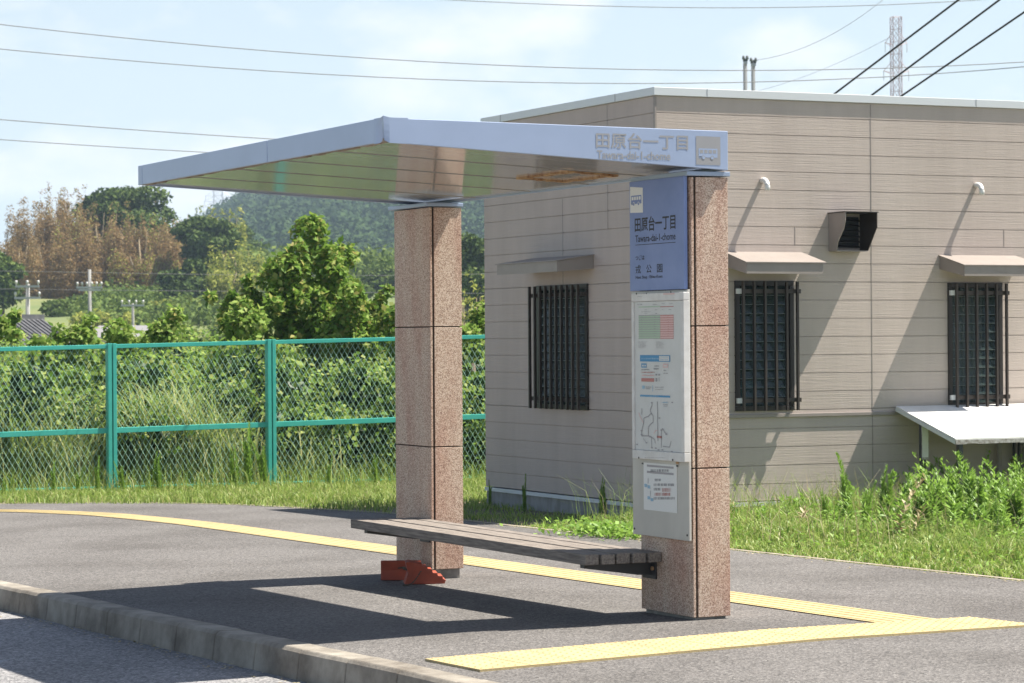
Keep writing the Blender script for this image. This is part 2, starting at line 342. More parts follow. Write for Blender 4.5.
# kerb stones: one structure, 60 cm stones, top and battered face
ko = kl - nrm(kl) * .165; kf = kl - nrm(kl) * .19
RD = .152
def kerb():
    mb = MB(); acc = 0; d = np.r_[0, np.cumsum(np.linalg.norm(np.diff(kl, axis=0), axis=1))]
    tot = min(d[-1], 46); s = .13; L_ = .6
    f = lambda A, t: np.array([np.interp(t, d, A[:, 0]), np.interp(t, d, A[:, 1])])
    while s < tot:
        a, b = s + .004, s + L_ - .004
        V = []
        for t in (a, b):
            pi, po, pf = f(kl, t), f(ko, t), f(kf, t); z = float(gz(pi[0], pi[1])); h = rng.uniform(-.003, .003)
            pm = po + (pi - po) * .12
            V.append([(pi[0], pi[1], z + .006 + h), (pm[0], pm[1], z + .006 + h), (po[0], po[1], z - .014 + h), (pf[0], pf[1], z - RD - .06), (pi[0], pi[1], z - RD - .06)])
        P = V[0] + V[1]
        mb.add(P, [(0, 1, 6, 5), (1, 2, 7, 6), (2, 3, 8, 7), (3, 4, 9, 8), (4, 0, 5, 9), (4, 3, 2, 1, 0), (5, 6, 7, 8, 9)], M['kerb'])
        s += L_
    # mortar core just behind the faces
    for i in range(len(kl) - 1):
        if d[i] > tot: break
        V = []
        for q in (i, i + 1):
            z = float(gz(*kl[q])); i2 = kl[q] + (ko[q] - kl[q]) * .03; o2 = kl[q] + (ko[q] - kl[q]) * .95; f2 = kl[q] + (kf[q] - kl[q]) * .95
            V.append([(i2[0], i2[1], z - .002), (o2[0], o2[1], z - .016), (f2[0], f2[1], z - RD - .06)])
        mb.add(V[0] + V[1], [(0, 1, 4, 3), (1, 2, 5, 4)], M['joint'])
    return tag(mb.build('kerb', bevel=.008), kind='structure')
kerb()
RO = [(-60, -24), (-60, -10), (-60, -4), (-60, 0), (-60, 3), (-60, 6), (-60, 7), (-60, 7.5), (-60, 8), (-60, 8.5), (-60, 9), (-60, 10), (-60, 11)]
strip('road', catmull(RO, 12), kl - nrm(kl) * .14, 40, M['road'], -RD)
# faint pale streak laid on the road and grit along the gutter
mb = MB(); a, b = on(2, -.25, -30, 665), on(2, -.25, 48, 656)
def roadz(x, y): return float(gz(max(x, -3), y)) - RD
ww = .045
mb.add([(a[0], a[1] - .1, roadz(*a[:2]) + .004), (b[0], b[1] - .04, roadz(*b[:2]) + .004), (b[0], b[1] + .04, roadz(*b[:2]) + .004), (a[0], a[1] + .12, roadz(*a[:2]) + .004)], [(0, 1, 2, 3)], mat('pale_streak', (.34, .36, .37), .9, var=(.2, .2, .21), scale=30))
tag(mb.build('road_streak'), kind='structure')
# tactile paving
def tactile():
    m = M['yellow']; mb = MB()
    # guide line along the sidewalk, then round the bend
    cl = catmull([(.94, -1.05), (.94, 0), (.945, 3), (.95, 7), (.95, 9.5), (.93, 11.2), (.80, 12.7), (.62, 13.7), (0, 14.95), (-1.2, 15.6), (-4, 15.9), (-12, 16.2)], 10)
    nn = nrm(cl)
    def ribbon(o0, o1, dz, h):
        A, B = cl + nn * o0, cl + nn * o1; V = []
        for p, q in zip(A, B):
            V += [(p[0], p[1], gz(*p) + dz), (q[0], q[1], gz(*q) + dz)]
        F = [(2 * i, 2 * i + 1, 2 * i + 3, 2 * i + 2) for i in range(len(cl) - 1)]; mb.add(V, F, m)
        if h:
            n0 = len(mb.v)
            V2 = []
            for p, q in zip(A, B): V2 += [(p[0], p[1], gz(*p) + dz), (p[0], p[1], gz(*p) + dz - h), (q[0], q[1], gz(*q) + dz), (q[0], q[1], gz(*q) + dz - h)]
            F2 = []
            for i in range(len(cl) - 1): F2 += [(4 * i, 4 * i + 1, 4 * i + 5, 4 * i + 4), (4 * i + 2, 4 * i + 6, 4 * i + 7, 4 * i + 3)]
            mb.add(V2, F2, m)
    ribbon(-.195, .195, .006, 0)
    for k in range(5): ribbon(-.165 + k * .078, -.135 + k * .078, .0085, .003)
    tag(mb.build('tactile_guide_line'), kind='structure')
    # warning strip across the sidewalk, studs in rows
    mb = MB(); A0, A1, B1, B0 = [gpt(*q)[:2] for q in ((425, 661), (970, 619), (1036, 626.5), (480, 672))]
    n = 60; V = []; 
    for i in range(n + 1):
        t = i / n; p = A0 + (A1 - A0) * t; q = B0 + (B1 - B0) * t
        V += [(p[0], p[1], gz(*p) + .012), (q[0], q[1], gz(*q) + .012)]
    mb.add(V, [(2 * i, 2 * i + 1, 2 * i + 3, 2 * i + 2) for i in range(n)], m)
    nx = int(np.linalg.norm(A1 - A0) / .06); ny = 9
    for i in range(nx):
        for j in range(ny):
            s, t = (i + .5) / nx, (j + .5) / ny; p = (A0 * (1 - s) + A1 * s) * (1 - t) + (B0 * (1 - s) + B1 * s) * t; z = gz(*p) + .012
            ring = [(p[0] + .015 * math.cos(k * 1.047), p[1] + .015 * math.sin(k * 1.047), z) for k in range(6)]; top = [(p[0] + .008 * math.cos(k * 1.047), p[1] + .008 * math.sin(k * 1.047), z + .005) for k in range(6)]
            mb.add(ring + top, [(k, (k + 1) % 6, 6 + (k + 1) % 6, 6 + k) for k in range(6)] + [tuple(range(6, 12))], m)
    for (P_, Q_) in ((A0, A1), (A1, B1), (B1, B0), (B0, A0)):
        for i in range(30):
            a_, b_ = P_ + (Q_ - P_) * i / 30, P_ + (Q_ - P_) * (i + 1) / 30; mb.add([(a_[0], a_[1], gz(*a_) - .01), (b_[0], b_[1], gz(*b_) - .01), (b_[0], b_[1], gz(*b_) + .012), (a_[0], a_[1], gz(*a_) + .012)], [(0, 1, 2, 3)], m)
    for i in range(1, 12):   # thin tile joints
        t = i / 12; p = A0 + (A1 - A0) * t; q = B0 + (B1 - B0) * t; e = .0025
        mb.add([(p[0] - e, p[1], gz(*p) + .014), (p[0] + e, p[1], gz(*p) + .014), (q[0] + e, q[1], gz(*q) + .014), (q[0] - e, q[1], gz(*q) + .014)], [(0, 1, 2, 3)], M['edging'])
    tag(mb.build('tactile_warning_strip'), kind='structure')
tactile()
# far terrain, one polar sheet
def ridge(px):
    return np.interp(px, [-3000, -600, 0, 120, 200, 240, 275, 305, 350, 420, 485, 600, 800, 1100, 1800, 4000], [12, 14, 16, 22, 35, 43, 49, 53, 54.5, 53, 54, 48, 34, 20, 14, 10])
def tz(px, D):
    base = np.interp(D, [0, 30, 36, 60, 150, 185, 245, 420, 500], [-.8, -.8, -1.4, -4.2, -4.2, 2.5, 6.0, 7, 9])
    hill = (ridge(px) - 9) * np.interp(D, [0, 480, 900, 1300], [0, 0, 1, .75]) ** 1.0
    return base + hill
def pxdir(px): return (px - 512) / FPX
Ds = np.r_[np.linspace(.5, 60, 14), np.linspace(75, 260, 26), np.linspace(290, 1300, 40)]
As = np.linspace(-1.15, 1.15, 150); V = []; pol = []
for D in Ds:
    for a in As:
        d = math.sin(a) * Rw + math.cos(a) * Yw; px = 512 + FPX * math.tan(a) if abs(a) < 1.1 else (4000 if a > 0 else -3000)
        p = CAM + d * D; V.append((p[0], p[1], float(tz(px, D)) + (rng.normal() * .02 * min(D, 300) / 30 if D > 60 else 0)))
nA = len(As); F = np.array([(i * nA + j, i * nA + j + 1, (i + 1) * nA + j + 1, (i + 1) * nA + j) for i in range(len(Ds) - 1) for j in range(nA - 1)])
mi = np.array([1 if Ds[i] > 420 else 0 for i in range(len(Ds) - 1) for j in range(nA - 1)])
tag(npmesh('terrain', np.array(V), F, [M['terrain'], M['hillsoil']], mi), kind='structure')

# ------------------------------------------------------------------ haze
hz = MB(); hm = bpy.data.materials.new('haze_air'); hm.use_nodes = True; hm.node_tree.nodes.clear()
vo = hm.node_tree.nodes.new('ShaderNodeVolumePrincipled'); vo.inputs['Density'].default_value = .00030; vo.inputs['Color'].default_value = (.62, .80, 1, 1); vo.inputs['Anisotropy'].default_value = .2
ho = hm.node_tree.nodes.new('ShaderNodeOutputMaterial'); hm.node_tree.links.new(vo.outputs[0], ho.inputs['Volume'])
hz.box(-1400, 1450, -1000, 1500, -6.5, 90, hm)
tag(hz.build('haze'), kind='stuff')

# ------------------------------------------------------------------ bus shelter
S0, S1, PW, PD, PH = 0.0, 3.588, .611, .234, 2.45
sh = thing('bus_shelter', 'bus shelter with blue metal roof on two red granite pillars and a slatted bench', 'bus shelter', (0, 0, 0))
for y0 in (S0, S1):
    mb = MB(); g = .004
    cuts = [0, .60, 1.68, PH] if y0 == S0 else [0, .75, 1.66, PH]
    cuts = [0, .83, 1.62, PH] if y0 == S0 else [0, .83, 1.64, PH]
    for a, b in zip(cuts[:-1], cuts[1:]):
        # slabs: two side faces lapped by two end faces, open joints between
        mb.box(0, .016, y0 + .001, y0 + PW - .001, a + g, b - g, M['granite']); mb.box(PD - .03, PD, y0 + .012, y0 + PW - .012, a + g, b - g, M['granite'])
        mb.box(.012, PD, y0, y0 + .03, a + g, b - g, M['granite']) if False else mb.box(.030, PD - .0, y0 - .0, y0 + .010, a + g, b - g, M['granite'])
        mb.box(.014, PD, y0 + PW - .010, y0 + PW, a + g, b - g, M['granite'])
    pl = mb.build('pillar', sh, bevel=.002)
    mb = MB(); mb.box(.012, PD - .012, y0 + .0115, y0 + PW - .0115, .002, PH - .01, M['joint']); mb.build('joint_filler', pl)
    mb = MB(); zb = float(gz(.1, y0)) - .05; mb.box(.02, PD - .02, y0 + .02, y0 + PW - .02, zb, .0015, M['plinth']); mb.build('plinth', pl)
    mb = MB(); mb.box(-.03, PD + .01, y0 - .012, y0 + PW + .04, PH + .002, PH + .028, M['fascia_cap']); mb.build('cap', pl, bevel=.003)
# roof: wedge-shaped end fascia, low front fascia
ry0, ry1, rxk, rxb = -.04, 4.13, -1.868, .2144
rbk, rtk, rbb, rtb = 2.589, 2.716, 2.484, 2.702
roof = MB()
roof.hexa([(rxk + .02, ry0 + .02, rtk - .02), (rxb - .01, ry0 + .02, rtb - .02), (rxb - .01, ry1 - .02, rtb - .02), (rxk + .02, ry1 - .02, rtk - .02),
           (rxk + .02, ry0 + .02, rtk - .006), (rxb - .01, ry0 + .02, rtb - .006), (rxb - .01, ry1 - .02, rtb - .006), (rxk + .02, ry1 - .02, rtk - .006)], M['fascia'])
ro = roof.build('roof', sh)
ch = .085
def fas(name, pts, th, m=M['fascia'], bev=.003):
    mb = MB(); mb.prism(pts, th, m); return mb.build(name, ro, bevel=bev)
cy = 2.0  # joint in the front fascia
for a, b in ((ry0 + ch, 1.68), (1.688, ry1 - .09), (ry1 - .082, ry1)):
    fas('front_fascia', [(rxk, a, rbk), (rxk, b, rbk), (rxk, b, rtk), (rxk, a, rtk)], (.018, 0, 0))
zc = rbk + (rbb - rbk) * (ch / (rxb - rxk))
fas('end_fascia', [(rxk + ch, ry0, zc), (rxb, ry0, rbb), (rxb, ry0, rtb), (rxk + ch, ry0, rtk - .0006)], (0, .018, 0))
fas('end_fascia', [(rxk + .019, ry1 - .018, rbk), (rxb, ry1 - .018, rbb), (rxb, ry1 - .018, rtb), (rxk + .019, ry1 - .018, rtk)], (0, .018, 0))
fas('back_fascia', [(rxb - .018, ry0 + .019, rbb), (rxb - .018, ry1 - .019, rbb), (rxb - .018, ry1 - .019, rtb), (rxb - .018, ry0 + .019, rtb)], (.017, 0, 0))
# dented corner wrap: crumpled sheet over the near front corner
mb = MB(); nn_ = 9; rows = [0, .2, .45, .7, 1]
cv = []
for j, t in enumerate(rows):
    for i in range(nn_):
        s = i / (nn_ - 1); a = np.array([rxk - .003, ry0 + ch + .02]); b = np.array([rxk + .004, ry0 - .004]); c = np.array([rxk + ch + .06, ry0 - .006])
        p = (a + (b - a) * s * 2) if s < .5 else (b + (c - b) * (s - .5) * 2)
        dent = .022 * math.exp(-((s - .38) ** 2) / .02) * (1 - t) ** 1.0; p = p + np.array([dent, dent * .6])
        z = rbk - .004 + (rtk - rbk + .006) * t + (.022 * math.exp(-((s - .42) ** 2) / .012) * (1 - t)) + (.010 * math.exp(-((s - .48) ** 2) / .004) * t) - .005 * max(0, s - .5) * (1 - t)
        cv.append((p[0], p[1], z))
mb.add(cv, [(j * nn_ + i, j * nn_ + i + 1, (j + 1) * nn_ + i + 1, (j + 1) * nn_ + i) for j in range(len(rows) - 1) for i in range(nn_ - 1)], M['fascia'])
q = mb.build('corner_plate', ro); sm = q.modifiers.new('s', 'SOLIDIFY'); sm.thickness = .003; q['label'] = 'dented corner plate of the blue roof edge'
# soffit panels (glossy) with open seams
def sz(x): return rbk + (rbb - rbk) * (x - rxk) / (rxb - rxk) + .012
ys = [ry0 + .02, .80, 1.62, 2.44, 3.27, ry1 - .02]
for a, b in zip(ys[:-1], ys[1:]):
    mb = MB(); x0, x1 = rxk + .06, rxb - .02
    mb.hexa([(x0, a + .004, sz(x0)), (x1, a + .004, sz(x1)), (x1, b - .004, sz(x1)), (x0, b - .004, sz(x0)), (x0, a + .004, sz(x0) + .02), (x1, a + .004, sz(x1) + .02), (x1, b - .004, sz(x1) + .02), (x0, b - .004, sz(x0) + .02)], M['soffit'])
    mb.build('soffit_panel', ro)
for yy in ys[1:-1]:
    mb = MB(); x0, x1 = rxk + .061, rxb - .021
    mb.hexa([(x0, yy - .0035, sz(x0) - .003), (x1, yy - .0035, sz(x1) - .003), (x1, yy + .0035, sz(x1) - .003), (x0, yy + .0035, sz(x0) - .003), (x0, yy - .0035, sz(x0) + .01), (x1, yy - .0035, sz(x1) + .01), (x1, yy + .0035, sz(x1) + .01), (x0, yy + .0035, sz(x0) + .01)], M['seam']); mb.build('seam_strip', ro)
mb = MB(); x0, x1 = rxk + .02, rxb - .02
mb.hexa([(x0, ry0 + .02, sz(x0) + .022), (x1, ry0 + .02, sz(x1) + .022), (x1, ry1 - .02, sz(x1) + .022), (x0, ry1 - .02, sz(x0) + .022), (x0, ry0 + .02, sz(x0) + .04), (x1, ry0 + .02, sz(x1) + .04), (x1, ry1 - .02, sz(x1) + .04), (x0, ry1 - .02, sz(x0) + .04)], M['joint']); mb.build('soffit_frame', ro)
mb = MB()
for i in range(40):
    a = ry0 + .03 + i * (ry1 - ry0 - .06) / 40; b = a + (ry1 - ry0 - .06) / 40 - .001
    mb.box(rxk + .019, rxk + .058 + rng.uniform(-.004, .004), a, b, sz(rxk) - .012 + rng.uniform(-.004, .004), sz(rxk) + .01, M['lip'])
q = mb.build('rusty_lip', ro); q['label'] = 'rust-stained strip under the front roof edge'
# rusted lamp recess
mb = MB(); X0, X1, Y0, Y1 = -.34, -.01, .84, 1.53
for (a, b, c, d_) in ((X0, X0 + .035, Y0, Y1), (X1 - .035, X1, Y0, Y1), (X0 + .036, X1 - .036, Y0, Y0 + .04), (X0 + .036, X1 - .036, Y1 - .04, Y1)):
    n = 8
    for i in range(n):
        if b - a < .05: p, q_ = c + (d_ - c) * i / n, c + (d_ - c) * (i + 1) / n; mb.box(a, b, p, q_ - .0015, sz((a + b) / 2) - .008 - rng.uniform(0, .006), sz((a + b) / 2) + .008, M['rust'])
        else: p, q_ = a + (b - a) * i / n, a + (b - a) * (i + 1) / n; mb.box(p, q_ - .0015, c, d_, sz(p) - .008 - rng.uniform(0, .006), sz(p) + .008, M['rust'])
q = mb.build('lamp_frame', ro); q['label'] = 'rusted rectangular lamp frame in the soffit'
mb = MB(); mb.box(X0 + .036, X1 - .036, Y0 + .041, Y1 - .041, sz(X0) - .006, sz(X0) - .003, M['lip']); mb.build('lamp_cover', ro)
# lettering on end fascia
def bus_icon(mb, u, z, wd, ht, base, ax, body, hole, nrm_, e=.0005):
    """bus seen from its side. u,z = lower-left corner (3D base + ax*u), wd x ht"""
    def rect(a, b, c, d_, m, lay):
        P = [np.array(base) + np.array(ax) * (u + s * wd) + Zw * (z + t * ht) + np.array(nrm_) * e * lay for s, t in ((a, c), (b, c), (b, d_), (a, d_))]; mb.add(P, [(0, 1, 2, 3)], m)
    rect(0, 1, .22, 1, body, 1); rect(.03, .2, .14, .3, body, 1)
    for k in range(4): rect(.07 + k * .23, .24 + k * .23, .58, .88, hole, 2)
    for cx_ in (.26, .72):
        for r_, m_, l_ in ((.10, hole, 2), (.07, body, 3)):
            c = np.array(base) + np.array(ax) * (u + cx_ * wd) + Zw * (z + .20 * ht) + np.array(nrm_) * e * l_
            mb.add([c + np.array(ax) * wd * r_ * math.cos(t) + Zw * wd * r_ * math.sin(t) for t in np.linspace(0, 2 * math.pi, 16, endpoint=False)], [tuple(range(16))], m_)
mb = MB(); yf = ry0 - .0012; A = (1, 0, 0)
put_text(mb, '田原台一丁目', (-.612, yf, 2.589), A, .572, .086, M['lettergrey'], .018)
put_text(mb, 'Tawara-dai-1-chome', (-.606, yf, 2.531), A, .455, .045, M['lettergrey'], .02)
mb.add([(.010, yf, 2.512), (.165, yf, 2.510), (.165, yf, 2.668), (.010, yf, 2.670)], [(0, 1, 2, 3)], M['lettergrey'])
bus_icon(mb, .026, 2.538, .12, .064, (0, yf, 0), A, M['fascia'], M['lettergrey'], (0, -1, 0))
ef = [c for c in ro.children if c.name.startswith('end_fascia')][0]
q = mb.build('stop_name_lettering', sh)
# name sign
mb = MB(); mb.box(-.034, -.012, .022, .662, 1.825, 2.452, M['signblue']); sg = mb.build('name_sign', sh, bevel=.002); sg['label'] = 'blue bus stop name sign board on the near pillar'
mb = MB(); xf = -.0348; A = (0, -1, 0); U = lambda fr: .662 - .64 * fr
mb.add([(xf, U(.015), 2.275), (xf, U(.255), 2.27), (xf, U(.255), 2.412), (xf, U(.015), 2.425)], [(0, 1, 2, 3)], M['signwhite'])
bus_icon(mb, 0, 0, .125, .062, (xf, U(.035), 2.31), A, M['signblue'], M['signwhite'], (-1, 0, 0))
def st(body, f0, f1, z0, z1, b=0): put_text(mb, body, (xf, U(f0), z0), A, .64 * (f1 - f0), z1 - z0, M['ink'], b)
st('田原台一丁目', .10, .85, 2.162, 2.246, .02); st('Tawara-dai-1-chome', .11, .85, 2.103, 2.143, .012)
mb.add([(xf, U(.11), 2.086), (xf, U(.85), 2.086), (xf, U(.85), 2.0895), (xf, U(.11), 2.0895)], [(0, 1, 2, 3)], M['ink'])
st('つぎは', .11, .28, 2.0, 2.028, .02); st('戎', .11, .21, 1.924, 1.972, .008); st('公', .31, .41, 1.924, 1.972, .008); st('園', .51, .61, 1.924, 1.972, .008); st('Next Stop : Ebisu-Koen', .11, .61, 1.889, 1.911, .02)
mb.build('sign_lettering', sg)
# backing panel, case, poster
mb = MB(); mb.box(-.026, -.010, .0, .66, .428, 1.822, M['panel']); bp_ = mb.build('backing_panel', sh, bevel=.003)
for z in (.46, 1.30):
    for y in (.02, .64): mb = MB(); mb.tube([(-.030, y, z), (-.025, y, z)], .006, M['darkmetal'], 8); mb.build('screw', bp_)
mb = MB(); cx0, cx1 = -.068, -.028; a, b, c, d_ = -.025, .585, .868, 1.808; fr = .032
mb.box(cx0, cx1, a, b, c, c + .05, M['case']); mb.box(cx0, cx1, a, b, d_ - .045, d_, M['case']); mb.box(cx0, cx1, a, a + fr, c + .051, d_ - .046, M['case']); mb.box(cx0, cx1, b - fr * .8, b, c + .051, d_ - .046, M['case'])
cs = mb.build('timetable_case', sh, bevel=.003); cs['label'] = 'white framed timetable case on the near pillar'
mb = MB(); mb.box(-.060, -.052, a + fr + .001, b - fr * .8 - .001, c + .051, d_ - .047, M['paper'])
XP = -.0612
def pq(x0, y0, x1, y1, m, lay=0):   # printed rectangle measured on the poster plane
    X = XP - lay * .0006; p = on(0, X, x0, y0); q = on(0, X, x1, y1); mb.add([(X, p[1], q[2]), (X, q[1], q[2]), (X, q[1], p[2]), (X, p[1], p[2])], [(0, 1, 2, 3)], m)
def zp(zx, zy, ox=625, oy=288, s=11.015): return ox + zx / s, oy + zy / s
def zr(x0, y0, x1, y1, m, lay=0, **k): p = zp(x0, y0, **k); q = zp(x1, y1, **k); pq(*p, *q, m, lay)
zr(150, 300, 388, 560, M['greenprint']); zr(388, 296, 536, 560, M['pinkprint'])
zr(150, 205, 388, 209, M['greenprint'], 1); zr(388, 203, 536, 207, M['redprint'], 1)
for k in range(11): zr(150, 300 + k * 25.5, 388, 303 + k * 25.5, M['maptext'], 1); zr(388, 300 + k * 25.5, 536, 304 + k * 25.5, M['redprint'], 1)
def scrib(x0, y0, x1, y1, m, lay=2, step=8, **k):   # illegible print: short dashes
    x = x0
    while x < x1:
        wl = rng.uniform(.35, .85) * step; zr(x, y0 + rng.uniform(0, 2), min(x + wl, x1), y1 - rng.uniform(0, 2), m, lay, **k); x += step
for (x0, x1, y) in ((135, 190, 182), (305, 355, 180), (400, 440, 172), (490, 530, 172), (215, 245, 240), (330, 355, 240), (405, 430, 240), (480, 510, 238), (180, 280, 262), (215, 245, 280), (330, 355, 280)): scrib(x0, y - 4, x1, y + 4, M['greytext'])
for k in range(9):
    scrib(175, 318 + k * 25.5, 190, 324 + k * 25.5, M['greytext']); scrib(318, 318 + k * 25.5, 336, 324 + k * 25.5, M['greytext']); scrib(470, 318 + k * 25.5, 486, 324 + k * 25.5, M['redprint'])
for k in range(6): scrib(145, 590 + k * 13, 150 + rng.uniform(60, 100), 596 + k * 13, M['maptext']); scrib(340, 592 + k * 13, 345 + rng.uniform(60, 100), 598 + k * 13, M['maptext'])
K2 = dict(ox=625, oy=348, s=11.985)
zr(180, 85, 540, 165, M['blueprint'], 1, **K2); zr(408, 95, 530, 155, M['paper'], 2, **K2); scrib(195, 118, 400, 136, M['lightblue'], 2, 14, **K2); scrib(430, 104, 515, 114, M['lightblue'], 3, 12, **K2); scrib(420, 132, 515, 142, M['lightblue'], 3, 12, **K2)
zr(195, 185, 258, 235, M['blueprint'], 1, **K2); zr(205, 200, 225, 222, M['paper'], 2, **K2); zr(232, 200, 250, 222, M['paper'], 2, **K2)
zr(455, 188, 515, 235, M['pinkprint'], 1, **K2); zr(465, 202, 505, 222, M['paper'], 2, **K2)
scrib(350, 208, 410, 224, M['greytext'], 1, 12, **K2); scrib(345, 240, 405, 258, M['greytext'], 1, 10, **K2); scrib(195, 252, 290, 266, M['greytext'], 1, 11, **K2)
scrib(195, 284, 355, 298, M['redprint'], 1, 12, **K2); scrib(205, 320, 350, 338, M['pinkprint'], 1, 12, **K2); zr(195, 360, 348, 405, M['redprint'], 1, **K2)
zr(365, 310, 385, 330, M['greytext'], 1, **K2); zr(400, 310, 418, 330, M['greytext'], 1, **K2); zr(365, 360, 385, 402, M['greytext'], 1, **K2); zr(405, 350, 410, 402, M['maptext'], 1, **K2)
scrib(460, 260, 490, 275, M['maptext'], 1, 9, **K2); scrib(460, 298, 515, 310, M['maptext'], 1, 9, **K2)
zr(205, 450, 235, 490, M['lightblue'], 1, **K2); scrib(250, 462, 310, 474, M['maptext'], 1, 9, **K2); scrib(250, 482, 300, 494, M['maptext'], 1, 9, **K2); zr(328, 450, 334, 520, M['lightblue'], 1, **K2); scrib(360, 465, 470, 476, M['maptext'], 1, 10, **K2); scrib(360, 490, 460, 500, M['maptext'], 1, 9, **K2)
zr(183, 560, 540, 595, M['blueprint'], 1, **K2); scrib(195, 570, 400, 584, M['lightblue'], 2, 14, **K2)
K3 = dict(ox=625, oy=395, s=9.108)
def poly(pts, wd, m):
    for (a_, b_) in zip(pts[:-1], pts[1:]):
        P = on(0, XP - .0006, *zp(*a_, **K3)); Q = on(0, XP - .0006, *zp(*b_, **K3)); d3 = unit(Q - P); s3 = np.cross(d3, (1, 0, 0)) * wd; mb.add([P - s3, P + s3, Q + s3, Q - s3], [(0, 1, 2, 3)], m)
poly([(243, 65), (245, 95), (228, 140), (238, 165), (210, 195), (170, 210), (170, 250), (150, 330), (150, 372), (215, 372), (240, 385), (270, 405), (275, 440)], .003, M['maptext'])
poly([(293, 60), (296, 150), (297, 300), (300, 420)], .0032, M['greytext']); poly([(152, 120), (152, 180)], .0028, M['maptext']); poly([(125, 160), (135, 190), (150, 220), (165, 250)], .003, M['pinkprint'])
poly([(238, 165), (255, 190), (255, 250), (235, 262), (213, 290), (213, 372)], .003, M['maptext']); poly([(240, 385), (243, 480)], .0028, M['maptext']); poly([(330, 480), (330, 320), (345, 305), (360, 340), (378, 355)], .0028, M['maptext'])
poly([(345, 468), (405, 475), (420, 420)], .0028, M['maptext']); poly([(262, 350), (275, 325), (295, 320)], .0025, M['pinkprint']); poly([(290, 380), (335, 385)], .006, M['redprint']); poly([(165, 395), (195, 435)], .0015, M['maptext'])
for (x, y) in ((243, 70), (313, 210), (150, 325), (150, 360), (225, 380), (245, 480), (280, 484), (305, 500), (340, 500), (430, 68), (375, 358), (330, 320), (110, 450), (425, 515), (195, 435)): zr(x - 8, y - 6, x + 8, y + 6, M['maptext'], 2, **K3)
scrib(335, 62, 395, 74, M['lightblue'], 1, 9, **K3); scrib(345, 85, 390, 94, M['maptext'], 1, 8, **K3); scrib(350, 100, 385, 106, M['maptext'], 1, 8, **K3)
mb.build('poster', cs)
XP = cx0 - .0006
for a_ in ((120, 52, 132, 72, {}), (232, 52, 240, 66, {}), (497, 36, 512, 52, {}), (120, 562, 130, 580, K3), (428, 582, 440, 602, K3)):
    mb = MB(); zr(a_[0], a_[1], a_[2], a_[3], M['darkmetal'], 1, **a_[4]); mb.build('latch', cs)
mb = MB(); scrib(135, 92, 185, 98, M['greytext'], 1, 9); mb.build('case_lettering', cs); mb = MB(); zr(420, 60, 545, 70, M['pinkprint'], 1); mb.build('case_sticker', cs); mb = MB(); scrib(180, 568, 370, 574, M['maptext'], 1, 10, **K3)
mb.build('case_lettering', cs)
# notice sheet taped to the panel
mb = MB(); XP = -.0285; n = on(0, XP, 643.5, 462); n2 = on(0, XP, 677, 514)
mb.box(XP, -.0265, n2[1], n[1], n2[2] + .004, n[2] - .002, M['signwhite']); XP = -.0290
K4 = dict(ox=635, oy=455, s=10.51)
scrib(165, 148, 355, 178, M['greytext'], 1, 17, **K4); zr(125, 122, 405, 124, M['maptext'], 1, **K4); zr(125, 188, 405, 190, M['maptext'], 1, **K4)
scrib(208, 248, 270, 276, M['greytext'], 1, 14, **K4); scrib(198, 298, 410, 328, M['greytext'], 1, 15, **K4); scrib(198, 345, 270, 375, M['greytext'], 1, 15, **K4); scrib(285, 345, 378, 388, M['redprint'], 1, 13, **K4)
scrib(208, 395, 370, 430, M['redprint'], 1, 15, **K4); scrib(198, 440, 415, 470, M['greytext'], 1, 15, **K4)
for (x, y) in ((112, 320), (145, 335), (145, 450), (178, 470)): zr(x - 14, y - 18, x + 14, y + 18, M['lightblue'], 2, **K4)
zr(135, 245, 140, 300, M['maptext'], 1, **K4); zr(160, 375, 165, 430, M['maptext'], 1, **K4)
zr(70, 80, 90, 98, M['darkmetal'], 1, **K4); zr(430, 72, 458, 96, M['rust'], 2, **K4); zr(432, 104, 452, 124, M['darkmetal'], 2, **K4)
tag(mb.build('notice_sheet'), 'white paper notice taped below the timetable case on the pillar panel', 'notice')
# bench
bz = .345; by0, by1 = .36, 3.84
mb = MB(); bn = thing('bench', None, None); del bn; 
bench = bpy.data.objects.new('bench', None); COL.objects.link(bench); bench.parent = sh; bench['label'] = 'weathered grey slatted bench between the two pillars'
for k in range(5):
    x1 = -.004 - k * .100; x0 = x1 - .084; mb = MB(); e = rng.uniform(-.012, .012)
    mb.box(x0, x1, by0 + e * .5, by1 + e, bz - .058, bz + rng.uniform(-.003, .002), M['wood']); s_ = mb.build('slat', bench, bevel=.004)
for y0 in (.47, 3.66):
    mb = MB(); mb.prism([(-.002, y0, bz - .060), (-.44, y0, bz - .060), (-.44, y0, bz - .085), (-.10, y0, bz - .135), (-.002, y0, bz - .14)], (0, .05, 0), M['darkmetal']); 
    mb.box(-.012, -.001, y0 - .05, y0 + .10, bz - .16, bz - .061, M['darkmetal']); mb.tube([(-.012, y0 - .025, bz - .1), (-.024, y0 - .025, bz - .1)], .012, M['rust'], 8); mb.build('bracket', bench)

